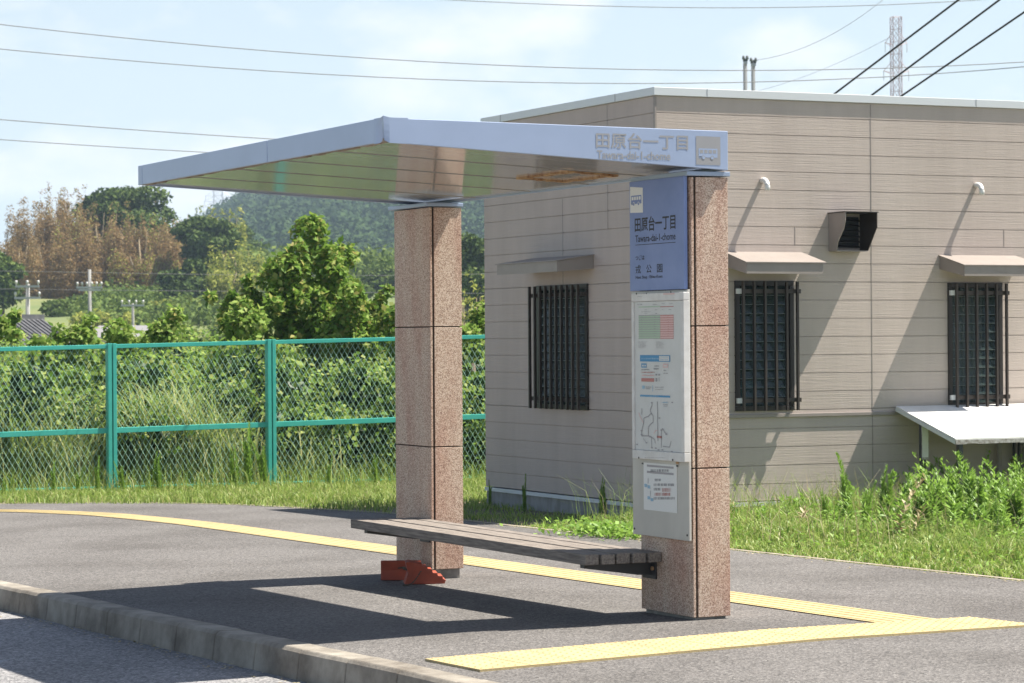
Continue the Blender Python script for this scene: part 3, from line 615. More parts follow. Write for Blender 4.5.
# wheel chocks and chain by the far pillar
def chock(loc, rz, label):
    t = thing('wheel_chock', label, 'wheel chock', loc, 'orange wheel chocks')
    mb = MB(); n = 5; pr = [(-.11, 0, 0), (.155, 0, 0), (.165, 0, .025)]
    for i in range(n):
        a = i / n; x = .13 - .17 * a; z = .04 + .105 * a; pr += [(x + .016, 0, z - .004), (x + .012, 0, z + .014), (x - .010, 0, z + .014)]
    pr += [(-.075, 0, .150), (-.10, 0, .145), (-.085, 0, .075)]
    mb.prism([(p[0], -.09, p[2]) for p in pr], (0, .18, 0), M['chock']); mb.build('body', t, bevel=.004)
    mb = MB(); mb.tube([(-.092, -.03, .09), (-.115, -.01, .10), (-.092, .01, .09)], .006, M['chain'], 6); mb.build('chain_eye', t)
    t.rotation_euler = (0, 0, R(rz)); return t
P1 = gpt(424, 584); P2 = gpt(409, 581)
chock((P1[0], P1[1] + .06, P1[2] + .002), -20, 'orange rubber wheel chock with its serrated slope facing right, foot of the far pillar')
c2 = chock((P2[0] + .0, P2[1] + .13, P2[2] + .002), 64, 'orange rubber wheel chock seen from its ribbed back, left of the other one')
c2.scale = (.7, 1.5, .88)
mb = MB(); a3, b3 = far(419, 570, 17.0), None
ca = P1 + np.array([-.06, -.08, .09]); cb = P1 + np.array([-.20, -.13, .012])
for i in range(12):
    t = i / 11; p = ca + (cb - ca) * t + np.array([0, 0, -.03 * math.sin(t * math.pi)]); d3 = unit(cb - ca) * .010; s3 = unit(np.cross(d3, (0, 0, 1) if i % 2 else (1, .3, .2))) * .006
    mb.tube([p - d3, p + s3, p + d3, p - s3, p - d3], .0025, M['chain'], 5)
tag(mb.build('chain'), 'short rusty chain draped between the two orange wheel chocks', 'chain')

# ------------------------------------------------------------------ building
BX, BY, BX1, BY1 = 4.627, 8.8976, 15.5, 12.66; ZB0, ZT = .0, 3.877
bd = thing('flat_roofed_building', 'single-storey flat-roofed building clad in beige horizontal siding', 'building', (0, 0, 0))
grooves = [3.468 - .1735 * k for k in range(-1, 21)]
WR = [(5.47, 6.09, .872, 2.078), (7.87, 8.49, .866, 2.066)]     # windows in the right-hand (Y) wall
WL = [(10.28, 11.38, .866, 2.078)]
def wall_profile(mb, P, holes):
    """P(s,z,d)->3D ; boards proud of grooves; holes = (s0,s1,z0,z1)"""
    zs = sorted(set([ZB0 + .012] + [g for g in grooves if .03 < g < 3.78] + [3.80]))
    bounds = []
    for a, b in zip(zs[:-1], zs[1:]): bounds.append((a + .0035, b - .0035, 0.0)); bounds.append((b - .0035, b + .0035, .010))
    S = [s_min, s_max]
    for (a, b, dd) in bounds:
        zc = [a, b]
        for h in holes:
            for z in (h[2], h[3]):
                if a < z < b: zc.append(z)
        zc = sorted(zc)
        for z0, z1 in zip(zc[:-1], zc[1:]):
            segs = [(s_min, s_max)]
            for h in holes:
                if h[2] <= (z0 + z1) / 2 <= h[3]:
                    new = []
                    for (p, q) in segs:
                        if h[0] >= q or h[1] <= p: new.append((p, q))
                        else: new += [(p, h[0]), (h[1], q)]
                    segs = new
            for p, q in segs:
                mb.add([P(p, z0, dd), P(q, z0, dd), P(q, z1, dd), P(p, z1, dd)], [(0, 1, 2, 3)], M['siding'])
                if dd: mb.add([P(p, z0, 0), P(q, z0, 0), P(q, z0, dd), P(p, z0, dd)], [(0, 1, 2, 3)], M['siding']); mb.add([P(p, z1, 0), P(q, z1, 0), P(q, z1, dd), P(p, z1, dd)], [(0, 1, 2, 3)], M['siding'])
    for h in holes:
        s0, s1, z0, z1 = h
        for A_, B_ in (((s0, z0), (s1, z0)), ((s1, z0), (s1, z1)), ((s1, z1), (s0, z1)), ((s0, z1), (s0, z0))):
            mb.add([P(*A_, 0), P(*B_, 0), P(*B_, .12), P(*A_, .12)], [(0, 1, 2, 3)], M['frame'])
s_min, s_max = BX, BX1
mb = MB(); wall_profile(mb, lambda s, z, d: (s, BY + d, z), WR)
s_min, s_max = BY, BY1
wall_profile(mb, lambda s, z, d: (BX + d, s, z), WL)
mb.add([(BX, BY1, .01), (BX1, BY1, .01), (BX1, BY1, 3.8), (BX, BY1, 3.8)], [(0, 1, 2, 3)], M['siding']); mb.add([(BX1, BY, .01), (BX1, BY1, .01), (BX1, BY1, 3.8), (BX1, BY, 3.8)], [(0, 1, 2, 3)], M['siding'])
wl = mb.build('wall', bd)
mb = MB()
for x, z0, z1 in ((6.985, .02, 3.79), (10.0, .02, 3.79), (13.0, .02, 3.79)): mb = MB(); mb.box(x - .005, x + .005, BY - .002, BY + .008, z0, z1, M['awning']); mb.build('seal_joint', wl)
for x, z in ((6.128, 2.43), (8.536, 2.43)): mb = MB(); mb.box(x - .004, x + .004, BY - .002, BY + .008, z + .004, z + .17, M['awning']); mb.build('seal_joint', wl)
mb = MB(); mb.box(BX - .002, BX + .008, 10.82 - .005, 10.82 + .005, 2.09, 2.94, M['awning']); mb.build('seal_joint', wl); mb = MB(); mb.box(BX - .002, BX + .008, 9.85, 9.86, 2.6, 3.79, M['awning']); mb.build('seal_joint', wl); mb = MB()
mb.box(BX - .006, BX + .012, BY - .006, BY + .022, .02, 3.79, M['awning'])
mb.build('corner_trim', wl)
mb = MB(); mb.box(BX + .01, BX1, BY + .01, BY1, -.75, -.036, M['foundation']); mb.build('foundation', bd)
mb = MB(); mb.box(BX - .014, BX1, BY - .016, BY1, -.034, .004, M['flash']); mb.build('base_flashing', bd)
mb = MB(); mb.box(6.0 - 1.6, BX1, BY - .022, BY - .001, .798, .832, M['awning']); mb.v[:] = [(max(p[0], BX + .3), p[1], p[2]) for p in mb.v]; mb.build('drip_band', bd, bevel=.003)
mb = MB()
mb.box(BX - .022, BX1 + .03, BY - .022, BY1 + .03, 3.80, ZT, M['parapet']); pr_ = mb.build('parapet', bd, bevel=.004)
for x in (5.17, 8.2, 11.2): mb = MB(); mb.box(x - .004, x + .004, BY - .024, BY - .0215, 3.802, ZT - .002, M['steel']); mb.build('parapet_joint', pr_)
for y in (9.65, 12.2): mb = MB(); mb.box(BX - .024, BX - .0215, y - .006, y + .006, 3.802, ZT - .002, M['steel']); mb.build('parapet_joint', pr_)
def win(side, s0, s1, z0, z1, nb, curtain, extra, label):
    """side 'y': wall facing -Y ; 'x': wall facing -X. local frame: s along wall, d outwards"""
    if side == 'y': T = lambda s, d, z: (s, BY - d, z)
    else: T = lambda s, d, z: (BX - d, s, z)
    t = bpy.data.objects.new('window', None); COL.objects.link(t); t.parent = bd; t['label'] = label
    def bx(mb, a, b, d0, d1, c, e, m):
        P = [T(a, d0, c), T(b, d1, e)]; lo = np.minimum(*map(np.array, P)); hi = np.maximum(*map(np.array, P)); mb.box(lo[0], hi[0], lo[1], hi[1], lo[2], hi[2], m)
    mb = MB(); f = .036
    for a, b, c, e in ((s0 - .01, s1 + .01, z0 - .01, z0 + f), (s0 - .01, s1 + .01, z1 - f, z1 + .01), (s0 - .01, s0 + f, z0 + f + .001, z1 - f - .001), (s1 - f, s1 + .01, z0 + f + .001, z1 - f - .001)): bx(mb, a, b, -.05, .022, c, e, M['frame'])
    mb.build('frame', t, bevel=.002)
    mb = MB(); n = 13; hh = (z1 - z0 - 2 * f) / n
    for k in range(n):
        zc = z0 + f + (k + .5) * hh
        for a, b in ((s0 + f + .004, s1 - f - .004),):
            P = [T(a, .004, zc - hh * .5), T(b, .004, zc - hh * .5), T(b, -.028, zc + hh * .52), T(a, -.028, zc + hh * .52)]; off = np.array(T(0, .0, 0)) - np.array(T(0, .005, 0))
            mb.prism(P, off, M['glass']); bx(mb, a, b, -.002, .0065, zc - hh * .5 - .006, zc - hh * .5 - .0005, M['glassedge'])
    mb.build('louvre_pane', t)
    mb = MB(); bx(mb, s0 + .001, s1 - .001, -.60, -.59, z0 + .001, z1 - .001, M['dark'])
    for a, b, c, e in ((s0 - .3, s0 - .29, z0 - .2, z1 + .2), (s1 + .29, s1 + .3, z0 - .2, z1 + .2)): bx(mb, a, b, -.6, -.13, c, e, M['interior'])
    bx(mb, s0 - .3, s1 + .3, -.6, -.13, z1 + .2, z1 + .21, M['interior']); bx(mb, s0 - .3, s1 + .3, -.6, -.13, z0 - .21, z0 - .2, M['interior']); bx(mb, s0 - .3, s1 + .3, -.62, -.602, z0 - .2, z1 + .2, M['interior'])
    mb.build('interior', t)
    if curtain:
        mb = MB(); m_ = 26; a0, a1 = (s0 + .03, s1 - (.16 if side == 'y' else .5)); V = []
        for i in range(m_ + 1):
            s = a0 + (a1 - a0) * i / m_; d = -.10 - .012 * math.sin(i * 1.9)
            V += [T(s, d, z0 + .03), T(s, d, z1 - .03)]
        mb.add(V, [(2 * i, 2 * i + 2, 2 * i + 3, 2 * i + 1) for i in range(m_)], M['curtain']); mb.build('curtain', t)
    # grille
    mb = MB(); p = .085; 
    g0, g1 = s0 + .03, s1 + .0 if side == 'y' else s1
    step = (g1 - g0) / (nb - 1)
    for k in range(nb): s = g0 + k * step; bx(mb, s - .011, s + .011, p, p + .028, z0 - .008, z1 + .002, M['bars'])
    for z in (z0 + .09, z1 - .09): bx(mb, s0 - .02, s1 + .05, p - .022, p - .001, z - .02, z + .02, M['bars'])
    mb.build('grille', t, bevel=.002)
    for z in (z0 + .09, z1 - .09):
        for s in (s0 - .005, s1 + .005): mb = MB(); bx(mb, s - .014, s + .014, .023, p - .023, z - .018, z + .018, M['bars']); mb.build('grille_bracket', t)
        if side == 'y': mb = MB(); bx(mb, s0 - .03, s0 + .025, p - .024, p + .002, z - .024, z + .024, M['bracket']); mb.build('rail_end', t)
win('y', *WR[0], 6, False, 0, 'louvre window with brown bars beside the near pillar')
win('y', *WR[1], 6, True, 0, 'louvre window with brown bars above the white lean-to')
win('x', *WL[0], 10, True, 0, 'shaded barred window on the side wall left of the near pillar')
def awning(side, s0, s1, zt, zf, p):
    T = (lambda s, d, z: (s, BY - d, z)) if side == 'y' else (lambda s, d, z: (BX - d, s, z))
    mb = MB(); h = .10
    A_ = [T(s0, .001, zt - .12), T(s1, .001, zt - .12), T(s1, p, zf - h), T(s0, p, zf - h), T(s0, .001, zt), T(s1, .001, zt), T(s1, p, zf), T(s0, p, zf)]
    # thin shell: top sheet with overhang lip, front apron, side cheeks, ceiling
    top = [T(s0 - .012, .001, zt), T(s1 + .012, .001, zt), T(s1 + .03, p + .012, zf), T(s0 - .012, p + .012, zf)]; mb.prism(top, (0, 0, .009), M['awning'])
    mb.prism([T(s0, p - .006, zf - h), T(s1, p - .006, zf - h), T(s1, p - .006, zf - .001), T(s0, p - .006, zf - .001)], np.array(T(0, .006, 0)) - np.array(T(0, 0, 0)), M['awning'])
    for s in (s0, s1 - .006): mb.prism([T(s, .001, zt - .13), T(s, p - .007, zf - h), T(s, p - .007, zf - .001), T(s, .001, zt - .001)], np.array(T(.006, 0, 0)) - np.array(T(0, 0, 0)), M['awning'])
    mb.prism([T(s0 + .007, .001, zt - .10), T(s1 - .007, .001, zt - .10), T(s1 - .007, p - .007, zf - h + .02), T(s0 + .007, p - .007, zf - h + .02)], (0, 0, .005), M['awning'])
    mb.build('awning', bd)
awning('y', 5.36, 6.19, 2.352, 2.245, .40); awning('y', 7.77, 8.66, 2.338, 2.232, .42); awning('x', 10.15, 11.50, 2.36, 2.30, .40)
# vent hood
mb = MB(); a, b, z0, z1 = 6.50, 6.86, 2.375, 2.732; p0, p1 = .14, .30
mb.prism([(b - .008, BY - .001, z0), (b - .008, BY - p0, z0), (b - .008, BY - p1, z0 + .22), (b - .008, BY - p1, z1), (b - .008, BY - .001, z1)], (.008, 0, 0), M['bars'])  # dark bar colour paints in the shade on the cheek's inner side
for s in (a,):
    mb.prism([(s, BY - .001, z0), (s, BY - p0, z0), (s, BY - p0 - .03, z0 + .09), (s, BY - p1 + .03, z0 + .2), (s, BY - p1, z0 + .28), (s, BY - p1, z1), (s, BY - .001, z1)], (.008, 0, 0), M['awning'])
mb.box(a - .008, b + .01, BY - p1 - .008, BY - .001, z1 + .001, z1 + .01, M['frame']); mb.box(a + .009, b - .009, BY - p0, BY - .001, z0 - .006, z0 + .002, M['awning'])
vh = mb.build('vent_hood', bd); mb = MB(); mb.box(a + .03, b - .03, BY - .02, BY - .001, z0 + .03, z1 - .03, M['dark'])
for k in range(6): mb.prism([(a + .03, BY - .021, z0 + .05 + k * .05), (b - .03, BY - .021, z0 + .05 + k * .05), (b - .03, BY - .05, z0 + .03 + k * .05), (a + .03, BY - .05, z0 + .03 + k * .05)], (0, 0, .004), M['frame'])
mb.build('vent_louvre', vh)
for x, z in ((5.765, 3.035), (8.20, 3.035)):
    mb = MB(); pts = [(x, BY - .001, z), (x, BY - .04, z)] + [(x, BY - .04 - .065 * math.sin(t), z - .065 * (1 - math.cos(t))) for t in np.linspace(.25, 1.6, 7)] + [(x, BY - .107, z - .10)]
    mb.tube(pts, .026, M['pipe'], 12); mb.build('drain_pipe', bd, smooth=True)
# lean-to
lt = bpy.data.objects.new('lean_to', None); COL.objects.link(lt); lt.parent = bd; lt['label'] = 'white sheet lean-to roof on thin posts against the wall'
lx0, lx1, lp, lzb, lzf = 7.235, 12.2, 1.02, .868, .585
mb = MB(); mb.hexa([(lx0, BY - lp, lzf), (lx1, BY - lp, lzf), (lx1, BY - .03, lzb), (lx0, BY - .03, lzb), (lx0, BY - lp, lzf + .014), (lx1, BY - lp, lzf + .014), (lx1, BY - .03, lzb + .014), (lx0, BY - .03, lzb + .014)], M['whiteroof']); mb.build('roof_sheet', lt)
mb = MB(); n = 40
for i in range(n):
    a = lx0 + (lx1 - lx0) * i / n; mb.box(a, a + (lx1 - lx0) / n - .0008, BY - lp - .006, BY - lp + .02, lzf - .035 - rng.uniform(0, .006), lzf - .001, M['rustedge'])
mb.hexa([(lx0 - .006, BY - lp, lzf - .04), (lx0 + .02, BY - lp + .021, lzf - .04), (lx0 + .02, BY - .03, lzb - .035), (lx0 - .006, BY - .03, lzb - .035), (lx0 - .006, BY - lp, lzf - .002), (lx0 + .02, BY - lp + .021, lzf + .0), (lx0 + .02, BY - .03, lzb - .001), (lx0 - .006, BY - .03, lzb - .001)], M['flash']); mb.build('edge_trim', lt)
for x, y, zt_ in ((lx0 + .03, BY - .42, .73), (lx0 + .06, BY - lp + .03, .55), (10.2, BY - lp + .03, .55), (11.9, BY - lp + .03, .55)):
    mb = MB(); mb.box(x, x + .045, y, y + .045, -.35, zt_, M['darkmetal']); mb.build('post', lt)
mb = MB(); mb.box(lx0 + .028, lx0 + .105, BY - .428, BY - .421, .38, .73, M['rustedge']); mb.box(lx0 + .03, lx0 + .10, BY - .4285, BY - .4282, .4, .71, M['whiteroof']); mb.build('batten', lt)
# downpipes and a pale door panel under the lean-to
for x in (8.42, 8.60, 8.66):
    mb = MB(); mb.tube([(x, BY - .06, -.3), (x, BY - .06, .66)], .018 if x > 8.5 else .026, M['awning'] if x < 8.5 else M['frame'], 8); mb.build('downpipe', bd)
mb = MB(); mb.box(8.74, 9.6, BY - .03, BY - .004, -.03, .70, M['plaster']); mb.build('door_panel', bd)
tag(MB.build((lambda q: (q.box(5.60, 5.74, BY + .13, BY + .22, .875, 1.12, M['teal']), q.box(5.60, 5.745, BY + .128, BY + .222, 1.121, 1.14, M['teal']), q)[-1])(MB()), 'storage_box', bevel=.01), 'small teal storage box standing inside the barred window beside the near pillar', 'storage box')

# ------------------------------------------------------------------ fence
FY = 18.9
fn = thing('mesh_fence', 'turquoise chain-link fence with square posts along the grass verge', 'fence', (0, FY, -.27))
mb = MB(); X0, X1 = -14, 16
ft = lambda x: 1.54 + .018 * (x - 3.5); fm = lambda x: .515 + .016 * (x - 3.5); fb = lambda x: -.265 - .004 * (x - 3.5)
for f_, h_ in ((ft, .05), (fm, .065), (lambda x: fb(x) + .045, .03)):
    mb = MB(); mb.hexa([(X0, FY - .025, f_(X0) - h_), (X1, FY - .025, f_(X1) - h_), (X1, FY + .02, f_(X1) - h_), (X0, FY + .02, f_(X0) - h_), (X0, FY - .025, f_(X0)), (X1, FY - .025, f_(X1)), (X1, FY + .02, f_(X1)), (X0, FY + .02, f_(X0))], M['green'])
    q = mb.build('rail', fn, bevel=.004); q.matrix_parent_inverse = Matrix.Translation((0, -FY, .27))
for k in range(-7, 7):
    x = 2.475 + 2.075 * k; mb = MB(); mb.box(x - .055, x - .008, FY - .06, FY + .05, fb(x) - .3, ft(x) + .012, M['green']); mb.box(x + .008, x + .055, FY - .06, FY + .05, fb(x) - .3, ft(x) + .012, M['green']); mb.box(x - .009, x + .009, FY - .03, FY + .03, fb(x) - .3, ft(x) + .008, M['green'])
    q = mb.build('post', fn, bevel=.004); q.matrix_parent_inverse = Matrix.Translation((0, -FY, .27))
mb = MB(); pit = .0745; hh = 1.76; slope = 1.65; dx = hh / slope; n = int((X1 - X0) / pit)
V, F_ = [], []; wv = .0025
for i in range(n):
    x = X0 + i * pit
    for sg_ in (1, -1):
        a = np.array([x, FY + .002 * sg_, -.24]); b = np.array([x + dx * sg_, FY + .002 * sg_, -.24 + hh])
        if b[0] > X1 or b[0] < X0: continue
        d3 = unit(b - a); s3 = np.cross(d3, (0, 1, 0)) * wv; k = len(V); o3 = np.array([0, wv, 0])
        V += [a - s3, a + o3, a + s3, a - o3, b - s3, b + o3, b + s3, b - o3]
        F_ += [(k + j, k + (j + 1) % 4, k + 4 + (j + 1) % 4, k + 4 + j) for j in range(4)]
q = npmesh('chain_link_mesh', np.array(V), np.array(F_), [M['wire']], parent=fn); q.matrix_parent_inverse = Matrix.Translation((0, -FY, .27))

# ------------------------------------------------------------------ vegetation
def dz_(x, y): return gz(x, y) - .012
# short grass on the verge
def inside_verge(P):
    ok = np.ones(len(P), bool); x, y = P[:, 0], P[:, 1]
    edge = np.interp(y, [-24, 9, 11.2, 12.6, 14.9, 16.5, 17.6], [3.17, 3.2, 3.22, 3.0, 2.36, .5, -5]); ok &= x > edge
    ok &= ~((x > BX - .02) & (y > BY - .02) & (y < BY1 + .05)); return ok
def scatter(n, x0, x1, y0, y1):
    P = np.stack([rng.uniform(x0, x1, n), rng.uniform(y0, y1, n)], 1); P = P[inside_verge(P)]; return np.c_[P, dz_(P[:, 0], P[:, 1])]
parts = []
B = scatter(52000, -2, 9, 11.5, 19.4); keep = ~((B[:, 0] > 3.1) & (B[:, 1] < 12.9) & (rng.uniform(size=len(B)) < .8)); B = B[keep]
cl_ = .5 + .5 * np.sin(B[:, 0] * 2.3 + np.sin(B[:, 1] * 1.7) * 2); parts.append((*blades(B, rng.uniform(.03, .10, len(B)) * (1 + .6 * cl_), np.full(len(B), .011), .5), 0))
B = scatter(2600, -2, 8, 18.2, 19.6); parts.append((*blades(B, rng.uniform(.12, .40, len(B)), np.full(len(B), .010), .4), 0))
B = scatter(7000, 3.15, 4.6, 6.2, 12.7); B = B[rng.uniform(size=len(B)) < np.clip(.35 + .65 * np.sin(B[:, 1] * 2.1 + B[:, 0] * 3), .12, 1)]; parts.append((*blades(B, rng.uniform(.02, .085, len(B)), np.full(len(B), .010), .6), 0))
V, F, mi = join(parts); tag(npmesh('verge_grass', V, F, [M['grass'], M['weeddry']], mi), 'short bright green grass on the verge in front of the turquoise fence', 'grass', kind='stuff')
parts = []
B = scatter(85000, 3.15, 10.5, -.5, 8.8); d_e = B[:, 0] - 3.15 + 0 * B[:, 1]; B = B[(B[:, 1] > -1)]
d_e = np.clip((B[:, 0] - 3.15) / .9, 0, 1); right = np.clip((B[:, 0] - 3.4) / 2.5, 0, 1); patch = .55 + .45 * np.sin(B[:, 0] * 3.1 + 1.3 * np.sin(B[:, 1] * 2.3))
h = (.045 + .05 * d_e * patch + .19 * right * patch) * rng.uniform(.5, 1.35, len(B)); parts.append((*blades(B, h, np.full(len(B), .011), .7), 0))
B = scatter(500, 3.6, 10, 4, 8.8); parts.append((*blades(B, rng.uniform(.25, .55, len(B)), np.full(len(B), .006), .35), 1))
B = scatter(420, 3.5, 6.8, 7.2, 8.75); parts.append((*blades(B, rng.uniform(.35, .62, len(B)), np.full(len(B), .004), .5), 0))
B = scatter(12000, 3.2, 10, .5, 8.8); B[:, 2] += rng.uniform(0, .13, len(B)) * np.clip((B[:, 0] - 3.2), 0.1, 1.6); parts.append((*leafquads(B, .05, .4, .5), 2))
ns = 330; sx_ = rng.uniform(4.6, 9.6, ns); sy_ = 8.6 - rng.uniform(.0, 1, ns) ** 1.3 * 5.2; wgt = np.clip((sx_ + (8.8 - sy_) * .75 - 5.6) / 2.2, .12, 1)
for x_, y_, g_ in zip(sx_, sy_, wgt):
    if rng.uniform() > g_ + .15: continue
    hh_ = (.14 + .34 * g_) * rng.uniform(.6, 1.25); nl_ = int(26 + 60 * hh_); az_ = rng.uniform(0, 6.28, nl_); t_ = rng.uniform(.1, 1, nl_); ln_ = np.array([rng.normal() * .16, rng.normal() * .16])
    Pn = np.c_[x_ + ln_[0] * t_ ** 2 * hh_ * 2, y_ + ln_[1] * t_ ** 2 * hh_ * 2, gz(x_, y_) - .01 + t_ * hh_]; Dn = unit(np.c_[np.cos(az_), np.sin(az_), .35 + .9 * t_ + rng.normal(size=nl_) * .25]); Sn = (rng.uniform(.05, .11, nl_) * (1.15 - .5 * t_))[:, None]
    wn_ = unit(np.cross(Dn, (0, 0, 1))) * Sn * rng.uniform(.08, .20); Vn = np.stack([Pn, Pn + Dn * Sn * .5 + wn_, Pn + Dn * Sn - np.array([0, 0, .12]) * Sn, Pn + Dn * Sn * .5 - wn_], 1).reshape(-1, 3); parts.append((Vn, np.arange(len(Vn)).reshape(-1, 4), 2 if rng.uniform() > .07 else 1))
V, F, mi = join(parts); tag(npmesh('roadside_weeds', V, F, [M['grass'], M['weeddry'], M['weed']], mi), 'tangled knee-high grass and weeds between the sidewalk and the barred windows', 'weeds', kind='stuff')
# goldenrod prototypes
def goldenrod(seed):
    r_ = np.random.default_rng(seed); t = bpy.data.objects.new('tall_weed', None); COL.objects.link(t)
    mb = MB(); tips = []
    for k in range(r_.integers(3, 6)):
        b = r_.normal(size=2) * .07; e = r_.normal(size=2) * .10; hh = r_.uniform(.6, .95) if k else 1.0
        pts = [np.array([b[0] + (e[0] - b[0]) * s ** 2, b[1] + (e[1] - b[1]) * s ** 2, hh * s]) for s in np.linspace(0, 1, 6)]
        mb.tube(pts, [.006, .006, .005, .004, .003, .002], M['weed'], 5); tips.append(pts)
    mb.build('stem', t)
    P, D_, S_ = [], [], []
    for pts in tips:
        n = 300
        for i in range(n):
            s = r_.uniform(.06, 1.0) ** .8; j = min(int(s * 5), 4); f = s * 5 - j; p = pts[j] * (1 - f) + pts[j + 1] * f
            a = r_.uniform(0, 6.28); el = .45 + 1.1 * s; P.append(p); D_.append((math.cos(a), math.sin(a), el)); S_.append((.135 - .06 * max(0, s - .6) / .4) * r_.uniform(.6, 1.1))
    P, D_, S_ = np.array(P), unit(np.array(D_)), np.array(S_)[:, None]; sv = unit(np.cross(D_, (0, 0, 1))) * S_ * .075
    V = np.stack([P, P + D_ * S_ * .5 + sv, P + D_ * S_ - np.array([0, 0, .05]) * S_, P + D_ * S_ * .5 - sv], 1).reshape(-1, 3)
    npmesh('leaves', V, np.arange(len(V)).reshape(-1, 4), [M['weed']], parent=t); return t
protos = [goldenrod(s) for s in (1, 2, 3)]; used = [False] * 3
def put_weed(k, x, y, h, label, group, sx=1):
    t = protos[k] if not used[k] else copy_tree(protos[k]); used[k] = True
    t.location = (x, y, float(gz(x, y)) - .02); t.scale = (h * sx, h * sx, h); t.rotation_euler = (0, 0, rng.uniform(0, 6.28)); tag(t, label, 'weed', group); return t
gr1 = 'tall weeds in front of the siding wall'
wl_ = [(846, 455, 7.2, 'slender tall weed against the wall, leftmost of the tall ones right of the near pillar'), (866, 482, 6.6, 'bushy weed just right of the slender one, below the wall joint'), (889, 466, 6.8, 'tall weed rising left of the lean-to corner'),
       (921, 474, 5.6, 'bright green weed in front of the left lean-to post'), (938, 470, 6.2, 'leafy weed under the front left corner of the white lean-to'), (955, 466, 5.9, 'bright weed directly beneath the front corner of the lean-to'), (976, 454, 5.4, 'tallest bright green weed, pointed top against the dark recess'),
       (1012, 472, 5.4, 'weed at the right picture edge in front of the downpipes'), (993, 500, 5.0, 'low weed between the tallest one and the edge one'), (905, 497, 5.5, 'short weed low in front of the lean-to post'), (958, 490, 5.0, 'broad low weed left of the tallest one'), (825, 492, 7.0, 'small weed left of the slender tall one'), (787, 497, 7.4, 'small weed nearest the granite pillar')]
for i, (px, py, y, lab) in enumerate(wl_):
    p = on(1, y, px, py); put_weed(i % 3, p[0], y, p[2] - float(gz(p[0], y)) + .02, lab, gr1, 1.5 if i in (3, 4, 5, 6, 7, 8, 10) else .9)
gr2 = 'weeds along the foot of the fence'
for i, (px, py, lab) in enumerate([(97, 457, 'weed just left of the first fence post'), (121, 462, 'weed just right of the first fence post'), (158, 452, 'feathery weed in front of the first fence panel'), (53, 462, 'thin weed in the leftmost fence panel'), (78, 468, 'low weed in the leftmost panel'), (4, 478, 'brownish low weed at the left picture edge'),
                                     (247, 424, 'tallest fence weed, just left of the second post'), (262, 440, 'weed touching the left side of the second post'), (232, 446, 'weed left of the tallest fence weed'), (329, 458, 'branching weed right of the second fence post'), (341, 472, 'low bushy weed beside the branching one'), (376, 455, 'weed close to the far granite pillar')]):
    y = 18.45; p = on(1, y, px, py); put_weed(i % 3, p[0], y, p[2] - float(gz(p[0], y)) + .02, lab, gr2, .75)
gr3 = 'weeds at the foot of the shaded side wall'
for i, (px, py, x, lab) in enumerate([(524, 475, 4.3, 'tufted single-stem weed against the shaded wall'), (490, 480, 4.45, 'weed at the far corner of the shaded wall'), (603, 478, 4.4, 'wispy weed by the wall left of the pillar panel'), (560, 512, 4.2, 'low leafy weed midway along the shaded wall'), (575, 517, 4.2, 'low leafy weed right of the midway one'), (540, 520, 4.3, 'small sprout between the tufted weed and the low ones')]):
    p = on(0, x, px, py); put_weed(i % 3, x, p[1], p[2] - float(gz(x, p[1])) + .02, lab, gr3, .6)
# low leafy clump in the sun beside the wall corner
P0 = gpt(622, 538); n = 750; B = np.c_[P0[0] + rng.normal(size=n) * .16, P0[1] + .30 + rng.normal(size=n) * .38, np.zeros(n)]; B[:, 2] = dz_(B[:, 0], B[:, 1]) + rng.uniform(0, .13, n)
V, F = leafquads(B, .055, .6, .6); tag(npmesh('ground_cover', V, F, [M['weed']]), 'sunlit low leafy ground cover at the sidewalk edge left of the near pillar', 'ground cover', kind='stuff')

# thicket beyond the fence
def lumps(n, cen, rad, squash=.8):
    """points near the surface of overlapping ellipsoids"""
    pr_w = np.asarray(rad, float) ** 2; k = rng.choice(len(cen), n, p=pr_w / pr_w.sum()); d3 = unit(rng.normal(size=(n, 3))); d3[:, 2] = np.abs(d3[:, 2]) * rng.choice([1, 1, 1, -1], n)
    r3 = np.asarray(rad)[k] * rng.uniform(.55, 1.08, n) ** .6; return np.asarray(cen)[k] + d3 * r3[:, None] * np.array([1, 1, squash]), d3
cen, rad = [], []
for i in range(150):
    x = rng.uniform(-5, 16); y = rng.uniform(20.3, 27); top = .85 + .10 * (y - 20) + .45 * math.sin(x * 1.3 + y) * .5; r_ = rng.uniform(.5, 1.0)
    cen.append((x, y, top - r_ * .8 + rng.uniform(-.5, .15))); rad.append(r_)
for i in range(170):
    x = rng.uniform(-5, 16); y = rng.uniform(19.7, 22); cen.append((x, y, rng.uniform(-.7, 1.1))); rad.append(rng.uniform(.35, .7))
for i in range(150):
    x = rng.uniform(-4, 22); y = rng.uniform(26, 36); top = 1.25 + .045 * (y - 26) + .25 * math.sin(x * 1.1 + y); r_ = rng.uniform(.6, 1.1); cen.append((x, y, top - r_ * .8)); rad.append(r_)
P, dn = lumps(200000, cen, rad); ok = P[:, 1] > FY + .1; P, dn = P[ok], dn[ok]
sel = rng.uniform(size=len(P)) < .75
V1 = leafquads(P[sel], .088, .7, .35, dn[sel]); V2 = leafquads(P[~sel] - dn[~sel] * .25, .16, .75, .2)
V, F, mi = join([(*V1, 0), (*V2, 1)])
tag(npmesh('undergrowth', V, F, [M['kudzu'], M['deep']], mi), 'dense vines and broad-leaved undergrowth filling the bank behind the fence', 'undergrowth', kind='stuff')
# slope sheet under thicket
strip('bank', catmull([(-40, 21.8), (0, 21.8), (20, 21.8), (40, 21.8)], 8), catmull([(-40, 45), (0, 45), (20, 45), (40, 45)], 8), 10, M['soil'], 0, lambda x, y: -.38 - .13 * (y - 21.8))
